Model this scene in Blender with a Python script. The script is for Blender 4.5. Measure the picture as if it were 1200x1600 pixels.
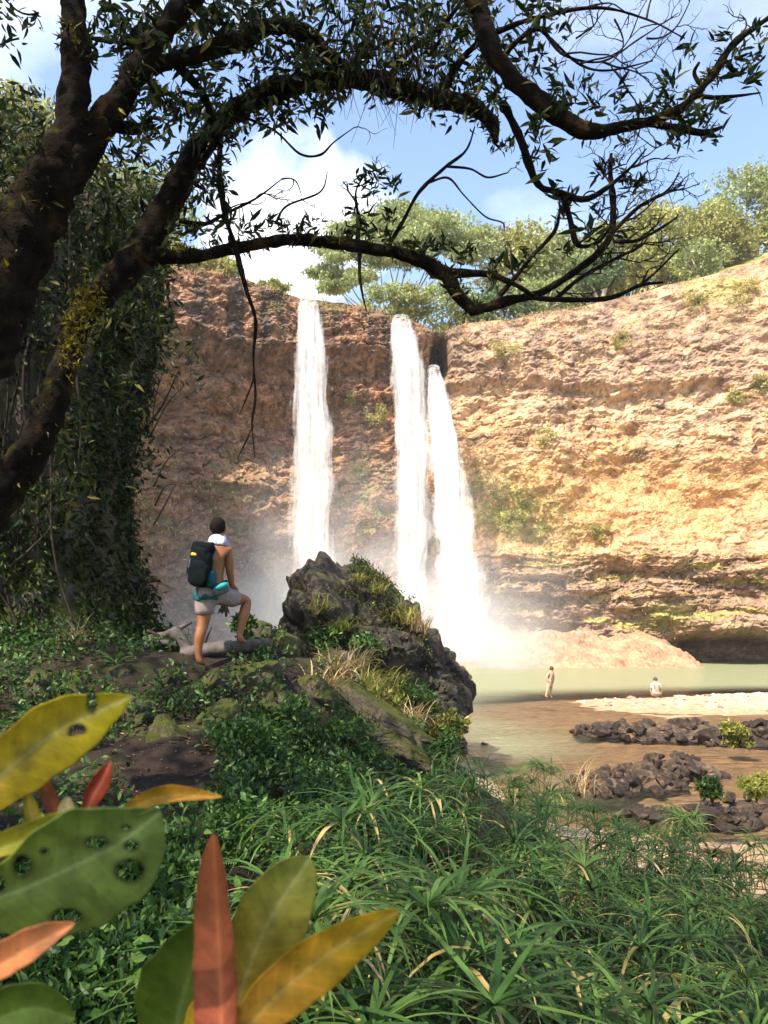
import bpy, bmesh, math, random
import numpy as np
from mathutils import Vector, Matrix

# ------------------------------------------------------------------ camera, sky, sun, exposure
for o in list(bpy.data.objects):
    bpy.data.objects.remove(o)
SC = bpy.context.scene
COL = SC.collection
random.seed(7)
RS = np.random.RandomState(11)
R = math.radians

CAM_Z = 4.1
PITCH = math.atan(169.0 / 1200.0)
F_PX = 1200.0
cam = bpy.data.cameras.new('camera')
cam.sensor_fit = 'VERTICAL'
cam.sensor_height = 36.0
cam.lens = 36.0 * F_PX / 1600.0
cam.clip_start = 0.02
cam.clip_end = 3000
cam.dof.use_dof = True
cam.dof.focus_distance = 10.0
cam.dof.aperture_fstop = 12.0
camo = bpy.data.objects.new('camera', cam)
camo.location = (0, 0, CAM_Z)
camo.rotation_euler = (math.pi / 2 + PITCH, 0, 0)
COL.objects.link(camo)
SC.camera = camo

SUN = Vector((-0.42, -0.49, 0.765)).normalized()          # towards the sun
w = bpy.data.worlds.new('World')
SC.world = w
w.use_nodes = True
wn, wl = w.node_tree.nodes, w.node_tree.links
wn.clear()
sky = wn.new('ShaderNodeTexSky')
sky.sky_type = 'NISHITA'
sky.sun_disc = False
sky.sun_elevation = math.asin(SUN.z)
sky.sun_rotation = math.atan2(SUN.x, SUN.y)
sky.air_density = 1.0
sky.dust_density = 1.2
sky.ozone_density = 1.0
bg = wn.new('ShaderNodeBackground')
bg.inputs['Strength'].default_value = 0.15
wo = wn.new('ShaderNodeOutputWorld')
# clouds: noise on the sky's own direction
tc = wn.new('ShaderNodeTexCoord')
sx = wn.new('ShaderNodeSeparateXYZ')
wl.new(tc.outputs['Generated'], sx.inputs[0])
zz = wn.new('ShaderNodeMath'); zz.operation = 'ADD'; zz.inputs[1].default_value = 0.12
wl.new(sx.outputs['Z'], zz.inputs[0])
zm = wn.new('ShaderNodeMath'); zm.operation = 'MAXIMUM'; zm.inputs[1].default_value = 0.05
wl.new(zz.outputs[0], zm.inputs[0])
dv = wn.new('ShaderNodeVectorMath'); dv.operation = 'SCALE'
inv = wn.new('ShaderNodeMath'); inv.operation = 'DIVIDE'; inv.inputs[0].default_value = 1.0
wl.new(zm.outputs[0], inv.inputs[1])
wl.new(tc.outputs['Generated'], dv.inputs[0]); wl.new(inv.outputs[0], dv.inputs['Scale'])
mp = wn.new('ShaderNodeMapping')
mp.inputs['Location'].default_value = (0.25, 0.55, 0.0)
wl.new(dv.outputs[0], mp.inputs[0])
nz = wn.new('ShaderNodeTexNoise')
nz.inputs['Scale'].default_value = 1.15
nz.inputs['Detail'].default_value = 9
nz.inputs['Roughness'].default_value = 0.55
wl.new(mp.outputs[0], nz.inputs['Vector'])
cr = wn.new('ShaderNodeValToRGB')
cr.color_ramp.elements[0].position = 0.54
cr.color_ramp.elements[0].color = (0.0, 0.0, 0.0, 1)
cr.color_ramp.elements[1].position = 0.76
cr.color_ramp.elements[1].color = (0.9, 0.9, 0.9, 1)
wl.new(nz.outputs[0], cr.inputs[0])
# one cumulus bank behind the gorge
nrm = wn.new('ShaderNodeVectorMath'); nrm.operation = 'NORMALIZE'
wl.new(tc.outputs['Generated'], nrm.inputs[0])
cl = wn.new('ShaderNodeVectorMath'); cl.operation = 'DOT_PRODUCT'
cl.inputs[1].default_value = Vector((-0.125, 0.88, 0.46)).normalized()
wl.new(nrm.outputs[0], cl.inputs[0])
nz2 = wn.new('ShaderNodeTexNoise')
nz2.inputs['Scale'].default_value = 9.0
nz2.inputs['Detail'].default_value = 8
wl.new(nrm.outputs[0], nz2.inputs['Vector'])
sm = wn.new('ShaderNodeMath'); sm.operation = 'MULTIPLY_ADD'
sm.inputs[1].default_value = 0.030; wl.new(nz2.outputs[0], sm.inputs[0]); wl.new(cl.outputs['Value'], sm.inputs[2])
mr = wn.new('ShaderNodeMapRange')
mr.inputs['From Min'].default_value = 1.007
mr.inputs['From Max'].default_value = 1.0145
wl.new(sm.outputs[0], mr.inputs[0])
mx0 = wn.new('ShaderNodeMath'); mx0.operation = 'MAXIMUM'
wl.new(cr.outputs[0], mx0.inputs[0]); wl.new(mr.outputs[0], mx0.inputs[1])
mixc = wn.new('ShaderNodeMix'); mixc.data_type = 'RGBA'
wl.new(mx0.outputs[0], mixc.inputs['Factor'])
wl.new(sky.outputs[0], mixc.inputs['A'])
mixc.inputs['B'].default_value = (4.6, 4.7, 4.9, 1)
wl.new(mixc.outputs['Result'], bg.inputs['Color'])
wl.new(bg.outputs[0], wo.inputs[0])

sl = bpy.data.lights.new('sun', 'SUN')
sl.energy = 4.1
sl.angle = R(0.55)
sl.color = (1.0, 0.89, 0.74)
slo = bpy.data.objects.new('sun', sl)
slo.rotation_euler = SUN.to_track_quat('Z', 'Y').to_euler()
slo.location = SUN * 60
COL.objects.link(slo)

SC.view_settings.view_transform = 'Standard'
SC.view_settings.look = 'None'
SC.view_settings.gamma = 1
SC.view_settings.exposure = 1.4
SC.view_settings.use_curve_mapping = False
SC.render.engine = 'CYCLES'
SC.cycles.use_denoising = True
SC.cycles.max_bounces = 6
SC.cycles.diffuse_bounces = 3
SC.cycles.glossy_bounces = 2
SC.cycles.transparent_max_bounces = 24
SC.cycles.volume_bounces = 3
SC.cycles.volume_step_rate = 2.0
SC.cycles.caustics_reflective = False
SC.cycles.caustics_refractive = False

# ------------------------------------------------------------------ helpers: projection, noise, meshes
CP, SP = math.cos(PITCH), math.sin(PITCH)

def P(px, py, Y):
    """the point at depth Y (metres north of the camera) seen at photo pixel (px, py)"""
    x = (px - 600) / F_PX; y = (800 - py) / F_PX
    dy = CP - y * SP; dz = SP + y * CP
    t = Y / dy
    return Vector((x * t, Y, CAM_Z + dz * t))

def proj(V):
    V = np.asarray(V, float)
    dx, dy, dz = V[..., 0], V[..., 1], V[..., 2] - CAM_Z
    f = np.maximum(dy * CP + dz * SP, 1e-3); u = -dy * SP + dz * CP
    return 600 + F_PX * dx / f, 800 - F_PX * u / f

_perm = np.random.RandomState(3).permutation(256)
_perm = np.concatenate([_perm, _perm])
_grad = np.random.RandomState(4).normal(size=(256, 3))
_grad /= np.linalg.norm(_grad, axis=1)[:, None]

def perlin(x, y, z):
    x, y, z = np.broadcast_arrays(np.asarray(x, float), y, z)
    xi, yi, zi = np.floor(x).astype(int), np.floor(y).astype(int), np.floor(z).astype(int)
    xf, yf, zf = x - xi, y - yi, z - zi
    u, v, ww = [t * t * t * (t * (t * 6 - 15) + 10) for t in (xf, yf, zf)]
    out = 0
    for i in (0, 1):
        for j in (0, 1):
            for k in (0, 1):
                h = _perm[_perm[_perm[(xi + i) & 255] + ((yi + j) & 255)] + ((zi + k) & 255)]
                g = _grad[h]
                d = g[..., 0] * (xf - i) + g[..., 1] * (yf - j) + g[..., 2] * (zf - k)
                out = out + d * (u if i else 1 - u) * (v if j else 1 - v) * (ww if k else 1 - ww)
    return out * 1.6

def fbm(x, y, z, o=4, gain=0.5, lac=2.03):
    a, s, f = 1.0, 0, 1.0
    for i in range(o):
        s = s + a * perlin(x * f + 17.3 * i, y * f + 5.1 * i, z * f - 9.7 * i)
        a *= gain; f *= lac
    return s

def ridged(x, y, z, o=4, gain=0.5):
    a, s, f = 1.0, 0, 1.0
    for i in range(o):
        s = s + a * (1 - 2 * np.abs(perlin(x * f + 3.3 * i, y * f + 8.1 * i, z * f + 2.7 * i)))
        a *= gain; f *= 2.1
    return s

_cellr = np.random.RandomState(9).rand(256, 4)

def worley(x, y, z):
    """F1, F2 and a random value of the nearest cell"""
    x, y, z = np.broadcast_arrays(np.asarray(x, float), y, z)
    xi, yi, zi = np.floor(x).astype(int), np.floor(y).astype(int), np.floor(z).astype(int)
    f1 = np.full(x.shape, 9.0); f2 = np.full(x.shape, 9.0); rv = np.zeros(x.shape)
    for i in (-1, 0, 1):
        for j in (-1, 0, 1):
            for k in (-1, 0, 1):
                c = _cellr[_perm[_perm[_perm[(xi + i) & 255] + ((yi + j) & 255)] + ((zi + k) & 255)]]
                d = np.sqrt((xi + i + c[..., 0] - x) ** 2 + (yi + j + c[..., 1] - y) ** 2 + (zi + k + c[..., 2] - z) ** 2)
                near = d < f1
                f2 = np.where(near, f1, np.minimum(f2, d))
                rv = np.where(near, c[..., 3], rv)
                f1 = np.where(near, d, f1)
    return f1, f2, rv

def sstep(a, b, x):
    t = np.clip((np.asarray(x, float) - a) / (b - a), 0, 1)
    return t * t * (3 - 2 * t)

def mesh_np(name, V, Fc, smooth=True, col=None, tint=None):
    """a mesh from vertex and face arrays (all faces the same size)"""
    V = np.asarray(V, np.float32); Fc = np.asarray(Fc, np.int32)
    me = bpy.data.meshes.new(name)
    n, k = Fc.shape
    me.vertices.add(len(V)); me.vertices.foreach_set('co', V.ravel())
    me.loops.add(n * k); me.loops.foreach_set('vertex_index', Fc.ravel())
    me.polygons.add(n)
    me.polygons.foreach_set('loop_start', np.arange(0, n * k, k, dtype=np.int32))
    me.polygons.foreach_set('use_smooth', np.full(n, smooth))
    me.update(calc_edges=True)
    if col is not None:
        a = me.color_attributes.new('Col', 'FLOAT_COLOR', 'POINT')
        c = np.ones((len(V), 4), np.float32); c[:, :3] = col
        a.data.foreach_set('color', c.ravel())
    if tint is not None:
        a = me.attributes.new('tint', 'FLOAT', 'POINT')
        a.data.foreach_set('value', np.asarray(tint, np.float32))
    me.validate()
    return me

def grid_faces(nu, nv, wrap=False):
    """vertex index = i*nv + j"""
    iu = np.arange(nu if wrap else nu - 1); jv = np.arange(nv - 1)
    I, J = np.meshgrid(iu, jv, indexing='ij')
    I2 = (I + 1) % nu
    return np.stack([I * nv + J, I2 * nv + J, I2 * nv + J + 1, I * nv + J + 1], -1).reshape(-1, 4)

def add(name, me, mat=None, parent=None, label=None, cat=None, group=None, kind=None, loc=None, rot=None, scale=None):
    o = bpy.data.objects.new(name, me)
    COL.objects.link(o)
    if mat is not None and me is not None and len(me.materials) == 0:
        me.materials.append(mat)
    if parent is not None: o.parent = parent
    if label: o['label'] = label
    if cat: o['category'] = cat
    if group: o['group'] = group
    if kind: o['kind'] = kind
    if loc is not None: o.location = loc
    if rot is not None: o.rotation_euler = rot
    if scale is not None: o.scale = (scale,) * 3 if isinstance(scale, (int, float)) else scale
    return o

def thing(name, loc, label, cat, group=None):
    return add(name, None, None, None, label, cat, group, None, loc)

def copy_tree(o, parent=None):
    c = o.copy(); COL.objects.link(c); c.parent = parent
    for ch in list(o.children): copy_tree(ch, c)
    return c

def catmull(pts, n):
    p = np.asarray(pts, float)
    p = np.vstack([2 * p[0] - p[1], p, 2 * p[-1] - p[-2]])
    m = len(p) - 3
    t = np.linspace(0, m - 1e-6, n); i = t.astype(int); f = (t - i)[:, None]
    a, b, c, d = p[i], p[i + 1], p[i + 2], p[i + 3]
    return 0.5 * ((2 * b) + (-a + c) * f + (2 * a - 5 * b + 4 * c - d) * f ** 2 + (-a + 3 * b - 3 * c + d) * f ** 3)

def tube(pts, rad, sides=10, n=None, rough=0.0, freq=3.0, knots=0.0):
    """a tapered tube along a smoothed polyline; rad per control point"""
    pts = np.asarray(pts, float)
    n = n or max(6, len(pts) * 6)
    q = catmull(np.column_stack([pts, rad]), n)
    c, r = q[:, :3], np.maximum(q[:, 3], 1e-4)
    t = np.gradient(c, axis=0); t /= np.linalg.norm(t, axis=1)[:, None] + 1e-9
    up = np.array([0.3, 1.0, 0.2]); up /= np.linalg.norm(up)
    V = np.zeros((n, sides, 3))
    a = np.linspace(0, 2 * np.pi, sides, endpoint=False)
    b1 = np.cross(t[0], up); b1 /= np.linalg.norm(b1) + 1e-9
    for i in range(n):
        b1 = b1 - t[i] * np.dot(b1, t[i]); b1 /= np.linalg.norm(b1) + 1e-9
        b2 = np.cross(t[i], b1)
        V[i] = c[i] + r[i] * (np.cos(a)[:, None] * b1 + np.sin(a)[:, None] * b2)
    if rough:
        d = V - c[:, None]
        nn = fbm(V[..., 0] * freq, V[..., 1] * freq, V[..., 2] * freq, 4, 0.55)
        kk = fbm(V[..., 0] * freq * .33, V[..., 1] * freq * .33, V[..., 2] * freq * .33 + 40, 2) * knots
        V = c[:, None] + d * (1 + rough * nn + kk)[..., None]
    V = np.concatenate([np.repeat(c[:1, None], sides, 1) + (V[:1] - c[:1, None]) * .02, V, np.repeat(c[-1:, None], sides, 1) + (V[-1:] - c[-1:, None]) * .02]); n += 2
    # vertex index = i*sides + k
    I, K = np.meshgrid(np.arange(n - 1), np.arange(sides), indexing='ij')
    K2 = (K + 1) % sides
    Fq = np.stack([I * sides + K, I * sides + K2, (I + 1) * sides + K2, (I + 1) * sides + K], -1).reshape(-1, 4)
    return V.reshape(-1, 3), Fq

def join(parts):
    Vs, Fs, off = [], [], 0
    for v, f in parts:
        Vs.append(v); Fs.append(f + off); off += len(v)
    return np.vstack(Vs), np.vstack(Fs)

def rand_frames(n, rs, up_bias=None):
    """n random rotation matrices; columns side, along, normal"""
    al = rs.normal(size=(n, 3))
    if up_bias is not None: al = al + up_bias
    al /= np.linalg.norm(al, axis=1)[:, None] + 1e-9
    nr = rs.normal(size=(n, 3)); nr[:, 2] += 0.6
    sd = np.cross(al, nr); sd /= np.linalg.norm(sd, axis=1)[:, None] + 1e-9
    nr = np.cross(sd, al)
    return np.stack([sd, al, nr], -1)

# leaf templates: x side, y along, z normal
def leaf_t(width=0.36, seg=3, fold=0.12, droop=0.15):
    ys = np.linspace(0, 1, seg + 1)
    prof = np.sin(np.pi * np.clip(ys, 0, 1) ** 0.8) * width * 0.5
    prof[0] = 0.02 * width; prof[-1] = 0.01
    V, Fc = [], []
    for y, p in zip(ys, prof):
        z = -droop * y * y
        V += [(-p, y, z + fold * p * 2), (0, y, z), (p, y, z + fold * p * 2)]
    for i in range(seg):
        a = i * 3
        Fc += [(a, a + 1, a + 4, a + 3), (a + 1, a + 2, a + 5, a + 4)]
    return np.array(V), np.array(Fc)

def quad_t(width=0.5):
    return np.array([(0, 0, 0), (width / 2, .5, .06), (0, 1, -.06), (-width / 2, .5, .06)], float), np.array([(0, 1, 2, 3)])

def leaves(pos, size, rs, templ, frames=None, bias=None, tint=None):
    """one mesh array of many leaves at pos"""
    T, TF = templ
    n = len(pos)
    M = frames if frames is not None else rand_frames(n, rs, bias)
    s = np.broadcast_to(np.asarray(size, float), (n,))
    V = np.einsum('nij,kj->nki', M, T) * s[:, None, None] + np.asarray(pos)[:, None, :]
    Fc = (TF[None] + (np.arange(n) * len(T))[:, None, None]).reshape(-1, TF.shape[1])
    tt = np.repeat(rs.rand(n) if tint is None else tint, len(T))
    return V.reshape(-1, 3), Fc, tt

# ------------------------------------------------------------------ materials
def new_mat(name):
    m = bpy.data.materials.new(name); m.use_nodes = True
    nt = m.node_tree; nt.nodes.clear()
    out = nt.nodes.new('ShaderNodeOutputMaterial')
    return m, nt, out

def N(nt, t, **kw):
    n = nt.nodes.new(t)
    for k, v in kw.items():
        if k in n.inputs: n.inputs[k].default_value = v
        else: setattr(n, k, v)
    return n

def ramp(nt, fac, stops):
    r = nt.nodes.new('ShaderNodeValToRGB')
    el = r.color_ramp.elements
    while len(el) < len(stops): el.new(0.5)
    for e, (p, c) in zip(el, stops):
        e.position = p; e.color = (*c, 1)
    nt.links.new(fac, r.inputs[0])
    return r.outputs[0]

def leaf_mat(name, stops, rough=0.45, trans=0.3, spec=0.4, patch=0.0):
    m, nt, out = new_mat(name)
    at = N(nt, 'ShaderNodeAttribute', attribute_name='tint')
    c = ramp(nt, at.outputs['Fac'], stops)
    if patch:
        g = N(nt, 'ShaderNodeNewGeometry')
        nzz = N(nt, 'ShaderNodeTexNoise', Scale=patch, Detail=3.0)
        nt.links.new(g.outputs['Position'], nzz.inputs['Vector'])
        hs = N(nt, 'ShaderNodeHueSaturation')
        mrr = N(nt, 'ShaderNodeMapRange')
        mrr.inputs['From Min'].default_value = .3; mrr.inputs['From Max'].default_value = .7
        mrr.inputs['To Min'].default_value = .6; mrr.inputs['To Max'].default_value = 1.35
        nt.links.new(nzz.outputs[0], mrr.inputs[0])
        nt.links.new(mrr.outputs[0], hs.inputs['Value'])
        nt.links.new(c, hs.inputs['Color']); c = hs.outputs[0]
    p = N(nt, 'ShaderNodeBsdfPrincipled', Roughness=rough)
    p.inputs['Specular IOR Level'].default_value = spec
    nt.links.new(c, p.inputs['Base Color'])
    tr = N(nt, 'ShaderNodeBsdfTranslucent')
    nt.links.new(c, tr.inputs['Color'])
    mx = N(nt, 'ShaderNodeMixShader', Fac=trans)
    nt.links.new(p.outputs[0], mx.inputs[1]); nt.links.new(tr.outputs[0], mx.inputs[2])
    nt.links.new(mx.outputs[0], out.inputs[0])
    return m

def rough_mat(name, stops, scale=2.0, objrand=0.0, *, detail=8, bump=0.5, bdist=0.05, rough=0.9, bscale=None, spec=0.25, use_col=False, moss=None, coord='Object'):
    """noise-ramped surface with bump; use_col multiplies by the Col attribute; moss=(colour, amount) grows on upward faces"""
    m, nt, out = new_mat(name)
    if coord == 'Object':
        tcn = N(nt, 'ShaderNodeTexCoord'); vec = tcn.outputs['Object']
    else:
        gg = N(nt, 'ShaderNodeNewGeometry'); vec = gg.outputs['Position']
    n1 = N(nt, 'ShaderNodeTexNoise', Scale=scale, Detail=detail, Roughness=0.62)
    nt.links.new(vec, n1.inputs['Vector'])
    c = ramp(nt, n1.outputs[0], stops)
    if objrand:
        oi = N(nt, 'ShaderNodeObjectInfo'); hv = N(nt, 'ShaderNodeHueSaturation'); mo = N(nt, 'ShaderNodeMapRange')
        mo.inputs['To Min'].default_value = 1 - objrand; mo.inputs['To Max'].default_value = 1 + objrand
        nt.links.new(oi.outputs['Random'], mo.inputs[0]); nt.links.new(mo.outputs[0], hv.inputs['Value']); nt.links.new(c, hv.inputs['Color']); c = hv.outputs[0]
    if use_col:
        at = N(nt, 'ShaderNodeAttribute', attribute_name='Col')
        mm = N(nt, 'ShaderNodeMix', data_type='RGBA', blend_type='MULTIPLY'); mm.inputs['Factor'].default_value = 1
        nt.links.new(c, mm.inputs['A']); nt.links.new(at.outputs['Color'], mm.inputs['B'])
        c = mm.outputs['Result']
    if moss:
        ge = N(nt, 'ShaderNodeNewGeometry')
        sp = N(nt, 'ShaderNodeSeparateXYZ'); nt.links.new(ge.outputs['Normal'], sp.inputs[0])
        n3 = N(nt, 'ShaderNodeTexNoise', Scale=scale * 1.3, Detail=6.0)
        nt.links.new(vec, n3.inputs['Vector'])
        ad = N(nt, 'ShaderNodeMath', operation='MULTIPLY_ADD'); ad.inputs[1].default_value = 0.45
        nt.links.new(sp.outputs['Z'], ad.inputs[0]); nt.links.new(n3.outputs[0], ad.inputs[2])
        mr2 = N(nt, 'ShaderNodeMapRange'); mr2.inputs['From Min'].default_value = 0.85 - moss[1] * .6; mr2.inputs['From Max'].default_value = 1.05 - moss[1] * .6
        nt.links.new(ad.outputs[0], mr2.inputs[0])
        n4 = N(nt, 'ShaderNodeTexNoise', Scale=scale * 9, Detail=4.0); nt.links.new(vec, n4.inputs['Vector'])
        mc = ramp(nt, n4.outputs[0], [(0.3, [v * .45 for v in moss[0]]), (0.7, moss[0])])
        mm = N(nt, 'ShaderNodeMix', data_type='RGBA')
        nt.links.new(mr2.outputs[0], mm.inputs['Factor']); nt.links.new(c, mm.inputs['A']); nt.links.new(mc, mm.inputs['B'])
        c = mm.outputs['Result']
    p = N(nt, 'ShaderNodeBsdfPrincipled', Roughness=rough)
    p.inputs['Specular IOR Level'].default_value = spec
    nt.links.new(c, p.inputs['Base Color'])
    n2 = N(nt, 'ShaderNodeTexNoise', Scale=bscale or scale * 5, Detail=9.0, Roughness=0.65)
    nt.links.new(vec, n2.inputs['Vector'])
    b = N(nt, 'ShaderNodeBump', Strength=bump, Distance=bdist)
    nt.links.new(n2.outputs[0], b.inputs['Height']); nt.links.new(b.outputs[0], p.inputs['Normal'])
    nt.links.new(p.outputs[0], out.inputs[0])
    return m

def plain_mat(name, colr, rough=0.7, spec=0.3, vary=0.25, scale=30.0, bump=0.15):
    c = np.array(colr)
    return rough_mat(name, [(0.3, tuple(c * (1 - vary))), (0.7, tuple(np.minimum(c * (1 + vary), 1)))], scale=scale, bump=bump, bdist=0.004, rough=rough, spec=spec)

M_cliff = rough_mat('cliff_rock', [(0.30, (0.62, 0.58, 0.55)), (0.5, (1.0, 1.0, 1.0)), (0.72, (1.35, 1.3, 1.2))], scale=0.55, detail=12, bump=0.8, bdist=0.22, bscale=2.4, rough=0.95, use_col=True)
M_ground = rough_mat('ground_soil', [(0.3, (0.6, 0.6, 0.6)), (0.7, (1.35, 1.3, 1.25))], scale=3.0, detail=10, bump=0.8, bdist=0.05, bscale=14, rough=0.95, use_col=True)
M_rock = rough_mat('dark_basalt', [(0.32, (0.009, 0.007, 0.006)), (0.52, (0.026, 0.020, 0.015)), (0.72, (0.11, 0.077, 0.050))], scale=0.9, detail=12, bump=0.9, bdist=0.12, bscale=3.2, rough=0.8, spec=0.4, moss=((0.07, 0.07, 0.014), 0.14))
M_mossy = rough_mat('mossy_stone', [(0.3, (0.05, 0.042, 0.034)), (0.7, (0.17, 0.135, 0.095))], scale=2.5, detail=10, bump=0.8, bdist=0.04, bscale=14, rough=0.9, moss=((0.075, 0.085, 0.014), 0.52))
M_wet = rough_mat('shore_rock', [(0.3, (0.012, 0.008, 0.006)), (0.5, (0.042, 0.027, 0.017)), (0.72, (0.17, 0.11, 0.066))], scale=2.2, objrand=.55, detail=11, bump=0.9, bdist=0.06, bscale=9, rough=0.75, spec=0.4)
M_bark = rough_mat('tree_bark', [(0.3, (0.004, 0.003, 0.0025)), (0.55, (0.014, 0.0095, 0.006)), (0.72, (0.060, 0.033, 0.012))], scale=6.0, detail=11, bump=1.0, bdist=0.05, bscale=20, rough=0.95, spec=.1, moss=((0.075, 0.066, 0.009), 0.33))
M_twig = rough_mat('twig_bark', [(0.3, (0.010, 0.007, 0.006)), (0.7, (0.045, 0.032, 0.022))], scale=12.0, bump=.6, bdist=0.006, bscale=50, rough=0.95)
M_pale = rough_mat('pale_bark', [(0.3, (0.22, 0.17, 0.12)), (0.7, (0.48, 0.40, 0.31))], scale=1.0, bump=.5, bdist=0.05, rough=0.95)
M_wood = rough_mat('driftwood', [(0.3, (0.035, 0.03, 0.028)), (0.7, (0.14, 0.118, 0.105))], scale=5.0, bump=.8, bdist=0.012, bscale=30, rough=0.9)

M_fol_far = leaf_mat('yellow_green_foliage', [(0.0, (0.19, 0.21, 0.05)), (0.5, (0.32, 0.33, 0.09)), (1.0, (0.46, 0.40, 0.15))], trans=0.35, patch=0.35)  # bright yellow-green leaf tones for rim and cliff plants
M_fol_far2 = leaf_mat('pale_foliage', [(0.0, (0.20, 0.25, 0.08)), (0.5, (0.30, 0.35, 0.13)), (1.0, (0.40, 0.43, 0.19))], trans=0.35, patch=0.3)
M_fol_dark = leaf_mat('dark_foliage', [(0.0, (0.05, 0.10, 0.035)), (0.6, (0.10, 0.17, 0.06)), (1.0, (0.18, 0.24, 0.08))], trans=0.3, patch=0.4)
M_leaf = leaf_mat('tree_leaves', [(0.0, (0.007, 0.014, 0.004)), (0.6, (0.020, 0.037, 0.009)), (0.9, (0.070, 0.088, 0.018)), (1.0, (0.18, 0.15, 0.04))], trans=0.32, spec=0.15, rough=0.45)
M_vine = leaf_mat('vine_leaves', [(0.0, (0.005, 0.011, 0.003)), (0.6, (0.014, 0.030, 0.007)), (0.92, (0.045, 0.068, 0.014)), (1.0, (0.12, 0.13, 0.025))], trans=0.22, spec=0.12, rough=0.45, patch=1.2)
M_cover = leaf_mat('ground_cover', [(0.0, (0.014, 0.040, 0.010)), (0.55, (0.045, 0.105, 0.020)), (0.9, (0.11, 0.19, 0.038)), (1.0, (0.25, 0.24, 0.06))], trans=0.25, spec=0.3, rough=0.45, patch=1.0)
M_sedge = leaf_mat('sedge_leaves', [(0.0, (0.016, 0.042, 0.010)), (0.45, (0.052, 0.118, 0.024)), (0.86, (0.13, 0.22, 0.045)), (0.95, (0.38, 0.29, 0.10)), (1.0, (0.50, 0.38, 0.17))], trans=0.3, spec=0.25, rough=0.45)
M_dry = leaf_mat('dry_grass', [(0.0, (0.20, 0.16, 0.05)), (0.5, (0.42, 0.30, 0.13)), (1.0, (0.58, 0.44, 0.25))], trans=0.3)
M_tuft = leaf_mat('green_grass', [(0.0, (0.08, 0.12, 0.022)), (0.5, (0.20, 0.22, 0.045)), (0.8, (0.38, 0.34, 0.075)), (1.0, (0.55, 0.38, 0.15))], trans=0.35, spec=.2)
M_fern = leaf_mat('fern_fronds', [(0.0, (0.05, 0.14, 0.035)), (1.0, (0.15, 0.30, 0.075))], trans=0.3)
M_litter = leaf_mat('leaf_litter', [(0.0, (0.06, 0.035, 0.02)), (0.6, (0.16, 0.09, 0.045)), (1.0, (0.36, 0.26, 0.13))], trans=0.05, spec=.2)

# ------------------------------------------------------------------ the ground
_cp = []
for px, py, Y in [(-250, 1010, 9.5), (0, 1035, 9), (120, 1015, 9.4), (230, 1024, 9.5), (310, 1050, 9.2), (350, 1052, 9.3), (400, 1040, 9.6), (450, 1016, 10.5), (300, 1075, 11.0), (380, 1075, 11.2), (220, 1050, 11.0), (-100, 1120, 7.6),
                  (60, 1120, 8), (180, 1115, 8), (300, 1110, 8.4), (420, 1085, 9), (500, 1060, 11.5), (560, 1060, 14.5),
                  (250, 1195, 6.9), (120, 1200, 6.9), (310, 1280, 6.0), (380, 1200, 7.2), (480, 1160, 8.6), (560, 1170, 9.5), (620, 1150, 12), (660, 1160, 13.5), (600, 1100, 15),
                  (150, 1400, 4.5), (250, 1420, 4.4), (0, 1420, 4.4), (330, 1400, 4.6), (100, 1560, 3.4), (300, 1590, 3.2)]:
    v = P(px, py, Y); _cp.append((v.x, v.y, v.z))
_cp += [(-1.5, .5, 2.45), (0, .5, 2.2), (1, 1.5, 1.7), (3, 1.5, 1.5), (-1.5, -4, 2.5), (3, -4, 2.0), (-6, -4, 2.8), (8, -4, 1.6),
        (1.0, 3, 1.55), (2.6, 3, 1.3), (0.3, 4.5, 1.65), (1.2, 6, 1.3), (3.2, 6, .95), (2.2, 8.5, .95), (4.5, 8.5, .5), (1.2, 10.5, 1.15), (3.5, 11, .5), (2.4, 13.5, .6), (5.5, 12, .15),
        (3.8, 15.5, .12), (7.5, 13.5, .02), (6, 16, -.06), (9, 10, .2), (12, 6, .5), (2.6, 17, .05), (3.4, 20, -.2), (2.9, 25, -.5), (0, 19, 2.0), (-2, 21, 2.2), (-1, 26, 1.2), (0, 31, -.6),
        (-4, 13, 2.9), (-9, 12, 4.6), (-8, 20, 3.0), (-14, 14, 6), (-12, 28, 1.0), (-20, 20, 5), (-30, 20, 8), (-6, 36, -.8), (-16, 40, -.8), (-30, 40, 2), (-40, 30, 8), (-12, 2, 4.5), (-20, 0, 6),
        (6, 22, -.12), (10, 18, -.05), (16, 18, .1), (20, 12, .6), (8, 28, -.16), (14, 26, -.12), (20, 26, -.05), (5, 34, -.3), (9, 34, -.1), (14, 35, .02), (20, 36, .1), (9, 38.5, -.04), (13, 40, .14), (20, 40, .32), (28, 40, .5),
        (8, 42, -.25), (14, 44, -.25), (20, 45.5, -.2), (30, 47, -.2), (2, 44, -.9), (10, 50, -1.0), (25, 52, -1.0), (0, 60, -1.4), (20, 62, -1.4), (-15, 60, -1.4), (35, 60, -1.4), (40, 40, .8), (45, 25, 1.5),
        (0, 72, -1.4), (20, 74, -1.4), (-20, 72, -1.4), (40, 74, -1.4), (0, 82, -1.4), (30, 82, -1.4), (-30, 82, -1.4), (60, 60, 0), (60, 20, 3), (60, 82, 0), (-60, 82, 0), (-60, 40, 6), (-60, 0, 10), (60, -8, 3)]
_cp = np.array(_cp)

def _tps(d):
    return d * d * np.log(d + 1e-6)
_d = np.linalg.norm(_cp[:, None, :2] - _cp[None, :, :2], axis=-1)
_n = len(_cp)
_A = np.zeros((_n + 3, _n + 3))
_A[:_n, :_n] = _tps(_d) + np.eye(_n) * 0.05
_A[:_n, _n] = 1; _A[:_n, _n + 1:] = _cp[:, :2]; _A[_n:, :_n] = _A[:_n, _n:].T
_w = np.linalg.solve(_A, np.concatenate([_cp[:, 2], np.zeros(3)]))

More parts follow.
